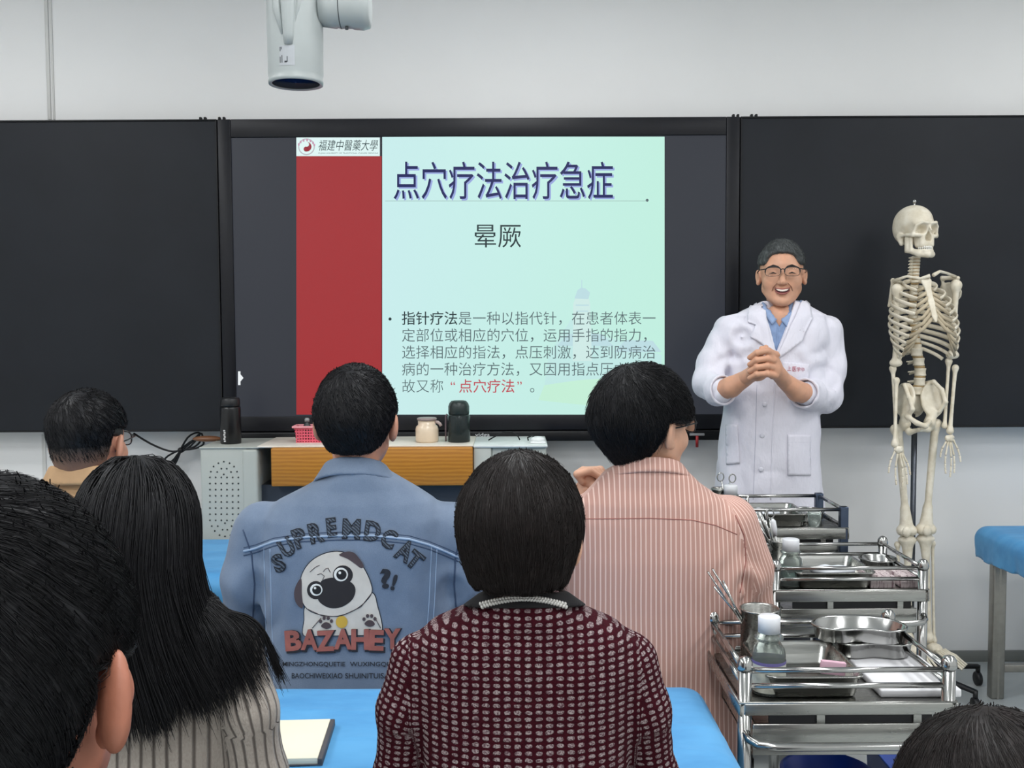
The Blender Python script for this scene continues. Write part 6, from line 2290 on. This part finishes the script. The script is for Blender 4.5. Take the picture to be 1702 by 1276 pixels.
for i in range(10):
    for s_ in (-1, 1):
        tgt = sternum_top + (sternum_bot - sternum_top) * min(1.0, (i + 0.5) / 6.5) if i < 7 else ends[(6, s_)] * 0.55 + sternum_bot * 0.45
        e = ends[(i, s_)]
        mid = (e + tgt) / 2 + np.array((0, 0, -0.012 if i > 3 else 0.0)) + cf * 0.006
        ob('cartilage', G().tube([e, mid, tgt], [0.0046, 0.0044, 0.004], 8, flat=1.5), CART, sk)


def stern(Q):
    st, sb = sternum_top, sternum_bot
    dn = (sb - st) / np.linalg.norm(sb - st)
    d = chain(Q, [st - dn * 0.008, st + dn * 0.026, st + (sb - st) * 0.6, sb, sb + dn * 0.02], [0.020, 0.011, 0.012, 0.010, 0.006], 0.006)
    n_ = np.cross(dn, cs)
    pl_ = np.abs((Q - st) @ n_.astype(np.float32)) - 0.0048
    return smax(d, pl_, 0.004)


bone('sternum', stern, np.minimum(sternum_top, sternum_bot) - 0.05, np.maximum(sternum_top, sternum_bot) + 0.05)
for pts in (((1546, 458, -0.09), (1530, 463, -0.08), (1508, 459, -0.06), (1484, 467, -0.02)), ((1552, 457, -0.09), (1562, 451, -0.06), (1574, 454, -0.02), (1588, 460, 0.02))):
    ob('clavicle', G().tube([L(*q) for q in pts], [0.0075, 0.0055, 0.005, 0.0065, 0.007][:len(pts)], 10), BONE, sk)
for pts in (((1484, 466, 0.0), (1500, 470, 0.05), (1496, 505, 0.06), (1478, 508, 0.03)), ((1566, 462, 0.05), (1592, 462, 0.02), (1586, 500, 0.05), (1573, 520, 0.06))):
    P4 = [L(*q) for q in pts]

    def scap(Q):
        c = np.mean(P4, 0)
        n_ = np.cross(P4[1] - P4[0], P4[2] - P4[0])
        n_ = n_ / np.linalg.norm(n_)
        d = chain(Q, P4 + [P4[0]], [0.006] * 5, 0.004)
        pl_ = np.abs((Q - c) @ n_) - 0.0035
        rad = nrm(Q - c) - 0.042
        d = smin(d, smax(pl_, rad, 0.005), 0.006)
        return smin(d, rc(Q, P4[0], P4[1], 0.008, 0.006), 0.006)
    bone('scapula', scap, np.min(P4, 0) - 0.03, np.max(P4, 0) + 0.03)

# --- arms
long_bone('humerus', L(1491, 481, -0.03), L(1489, 603, -0.03), 0.0105, (0.021, 0.0), (0.0105, 0.013))
long_bone('humerus', L(1589, 474, 0.0), L(1583, 590, -0.01), 0.0105, (0.021, 0.0), (0.0105, 0.014))
long_bone('ulna', L(1484, 612, -0.02), L(1490, 738, -0.06), 0.0062, (0.0115, 0.0), (0.007, 0.0))
long_bone('radius', L(1490, 632, -0.035), L(1487, 738, -0.075), 0.0065, (0.0095, 0.0), (0.011, 0.0))
long_bone('ulna', L(1577, 600, 0.0), L(1570, 708, -0.02), 0.006, (0.0115, 0.0), (0.0065, 0.0))
long_bone('radius', L(1588, 611, -0.01), L(1579, 716, -0.03), 0.0066, (0.0095, 0.0), (0.0115, 0.0))


def skel_hand(w, tips, depth):
    """w = wrist pixel; tips = fingertip pixels, thumb first"""
    g = []
    car = np.array(L(w[0], w[1] + 6, depth))
    h_ = bone('wrist_bones', lambda Q: ell(Q, car, (0.019, 0.011, 0.014)) + 0.0035 * vn(Q, (130, 130, 130)), car - 0.035, car + 0.035, 0.0028)
    for i, (tx, ty) in enumerate(tips):
        st_ = np.array(L(w[0] + (tx - w[0]) * 0.32, w[1] + 8 + (3 if i else 0), depth))
        en = np.array(L(tx, ty, depth - 0.012))
        cuts = (0.0, 0.42, 0.72, 1.0) if i == 0 else (0.0, 0.46, 0.70, 0.87, 1.0)
        mids = [st_ + (en - st_) * c_ + np.array(((w[0] < tx) * 2 - 1.0, 0, 0)) * 0.006 * math.sin(c_ * math.pi) for c_ in cuts]
        gg = G()
        for k_ in range(len(mids) - 1):
            a, c = mids[k_], mids[k_ + 1]
            u_ = (c - a)
            gg.tube([a + u_ * 0.03, a + u_ * 0.15, a + u_ * 0.5, a + u_ * 0.85, a + u_ * 0.97], [0.0036, 0.0044, 0.0028, 0.004, 0.0034], 8)
        ob('finger_bones', gg, BONE, h_)


skel_hand((1493, 741), [(1477, 786), (1490, 806), (1500, 809), (1508, 805), (1513, 789)], -0.08)
skel_hand((1578, 722), [(1597, 768), (1586, 786), (1579, 793), (1572, 787), (1563, 760)], -0.04)

# --- pelvis
sac = L(1523, 672, 0.03)


def pelvis(Q):
    # sacrum
    d = ell(Q, sac, (0.042, 0.022, 0.052), rotm(0.4, 0.2))
    # broad wing on the viewer's right
    c1, n1 = L(1550, 664, 0.0), np.array((0.35, -0.92, 0.25), np.float32)
    n1 = n1 / np.linalg.norm(n1)
    wing = smax(ell(Q, c1, (0.056, 0.05, 0.070), rotm(0.2, 0.0, 0.25)), np.abs((Q - c1) @ n1) - 0.006, 0.006)
    d = smin(d, wing, 0.016)
    d = smin(d, chain(Q, [L(1535, 637, 0.03), L(1552, 634, -0.005), L(1566, 648, -0.03), L(1572, 668, -0.045), L(1562, 684, -0.03)], [0.0075, 0.0078, 0.0078, 0.008, 0.006], 0.005), 0.008)
    d = smin(d, chain(Q, [L(1550, 685, -0.01), L(1545, 702, -0.02), L(1547, 712, 0.0)], [0.018, 0.019, 0.012], 0.01), 0.012)
    # wing on the viewer's left, seen nearly edge-on
    c2, n2 = L(1504, 664, -0.02), np.array((-0.93, -0.25, 0.2), np.float32)
    n2 = n2 / np.linalg.norm(n2)
    wing2 = smax(ell(Q, c2, (0.04, 0.062, 0.066)), np.abs((Q - c2) @ n2) - 0.006, 0.006)
    d = smin(d, wing2, 0.012)
    d = smin(d, chain(Q, [L(1499, 641, 0.02), L(1504, 640, -0.03), L(1511, 660, -0.07), L(1517, 680, -0.085), L(1510, 692, -0.06)], [0.0075, 0.008, 0.0075, 0.008, 0.007], 0.005), 0.008)
    d = smin(d, chain(Q, [L(1507, 690, -0.03), L(1503, 703, -0.02)], [0.018, 0.020], 0.01), 0.012)
    # pubic arch and sitting bones
    d = smin(d, chain(Q, [L(1508, 692, -0.06), L(1524, 703, -0.10), L(1538, 708, -0.10), L(1545, 700, -0.05)], [0.009, 0.0095, 0.0095, 0.009], 0.005), 0.008)
    d = smin(d, chain(Q, [L(1503, 708, -0.01), L(1512, 718, -0.03), L(1528, 714, -0.07), L(1542, 714, -0.03), L(1547, 708, 0.0)], [0.013, 0.0115, 0.007, 0.010, 0.012], 0.006), 0.008)
    # openings
    d = smax(d, -ell(Q, L(1526, 692, -0.03), (0.028, 0.09, 0.022)), 0.006)
    return d


bone('pelvis', pelvis, L(1470, 740, -0.18), L(1595, 615, 0.12), 0.0036)


def femur(head, troch, top, knee):
    hd, tr, tp, kn = (np.array(L(*q)) for q in (head, troch, top, knee))

    def fn(Q):
        d = nrm(Q - hd) - 0.0215
        d = smin(d, rc(Q, hd, tr * 0.5 + tp * 0.5, 0.013, 0.015), 0.008)
        d = smin(d, nrm(Q - tr) - 0.019, 0.014)
        d = smin(d, rc(Q, tp, kn, 0.0145, 0.0125), 0.014)
        up_ = kn - (kn - tp) / np.linalg.norm(kn - tp) * 0.07
        d = smin(d, rc(Q, up_, kn, 0.014, 0.026), 0.02)
        for s_ in (-1, 1):
            d = smin(d, ell(Q, kn + np.array((s_ * 0.019, 0, -0.008)), (0.019, 0.026, 0.020)), 0.008)
        return d
    al = np.array([hd, tr, tp, kn])
    bone('femur', fn, al.min(0) - 0.05, al.max(0) + 0.05, 0.0036)


femur((1504, 704, -0.02), (1488, 713, 0.01), (1494, 726, 0.0), (1507, 878, -0.01))
femur((1545, 702, -0.02), (1557, 704, 0.01), (1553, 722, 0.0), (1539, 876, -0.01))


def shin(top, bot, foot_dir, side_):
    tp, bt = np.array(L(*top)), np.array(L(*bot))

    def fn(Q):
        d = rc(Q, tp, bt, 0.0135, 0.0115)
        d = smin(d, ell(Q, tp, (0.035, 0.024, 0.014)), 0.02)
        d = smin(d, rc(Q, tp, tp + (bt - tp) * 0.16, 0.024, 0.013), 0.014)
        d = smin(d, nrm(Q - bt) - 0.019, 0.014)
        return d
    bone('tibia', fn, np.minimum(tp, bt) - 0.05, np.maximum(tp, bt) + 0.05, 0.0036)
    o_ = np.array((side_ * 0.033, 0.012, -0.02))
    long_bone('fibula', tp + o_, bt + np.array((side_ * 0.022, 0.006, -0.012)), 0.0052, (0.0095, 0.0), (0.0095, 0.0))
    fd = np.array(foot_dir) / np.linalg.norm(foot_dir)
    hl = bt + np.array((0, 0.02, -0.045))

    def ft(Q):
        d = ell(Q, hl - fd * 0.02, (0.024, 0.03, 0.022))
        return smin(d, ell(Q, bt + fd * 0.03 + np.array((0, 0, -0.03)), (0.026, 0.036, 0.018)), 0.014) + 0.0015 * vn(Q, (90, 90, 90))
    fo = bone('ankle_bones', ft, hl - 0.09, hl + 0.11, 0.004)
    sd = np.array((-fd[1], fd[0], 0))
    for i in range(5):
        a = bt + fd * 0.055 + sd * (i - 2) * 0.011 + np.array((0, 0, -0.032))
        e = bt + fd * (0.175 - 0.010 * abs(i - 1)) + sd * (i - 2) * 0.019 + np.array((0, 0, -0.066))
        m_ = (a + e) / 2 + np.array((0, 0, 0.006))
        ob('toe_bones', G().tube([a, (a + m_) / 2, m_, (m_ + e) / 2, e], [0.0065, 0.004, 0.006, 0.004, 0.0045], 8), BONE, fo)


shin((1508, 897, 0.0), (1511, 1062, 0.0), (0.1, -1, 0), -1)
shin((1538, 895, 0.0), (1544, 1060, 0.0), (0.45, -1, 0), 1)
for kn in (L(1507, 884, -0.035), L(1541, 882, -0.035)):
    ob('kneecap', G().ball(kn, (0.017, 0.01, 0.02), 14), BONE, sk)

# --- stand
px_, py_ = float(L(1519, 760, 0.05)[0]), 0.05
ob('pole', G().cyl((px_, py_, 0.09), (px_, py_, float(L(1519, 690)[2])), 0.0105, n=16), pm('stand_pole_grey', (92, 96, 104), 0.3, 0.8), sk)
bs = G().lathe([(0.045, 0.075), (0.045, 0.10), (0.02, 0.13)], 20, (px_, py_, 0))
so = ob('stand_base', bs, m_black, sk)
for i in range(5):
    a = math.radians(12 + 72 * i)
    e = (px_ + 0.285 * math.cos(a), py_ - 0.02 + 0.26 * math.sin(a))
    ob('base_arm', G().tube([(px_ + 0.03 * math.cos(a), py_ + 0.03 * math.sin(a), 0.09), (*e, 0.075)], [0.02, 0.013], 10, flat=0.7), m_black, so)
    ob('base_caster', G().cyl((e[0], e[1], 0.08), (e[0], e[1], 0.05), 0.009, n=10).tube([(e[0] - 0.011, e[1], 0.027), (e[0] - 0.008, e[1], 0.027), (e[0] + 0.008, e[1], 0.027), (e[0] + 0.011, e[1], 0.027)], [0.022, 0.027, 0.027, 0.022], 18), m_wheel, so)
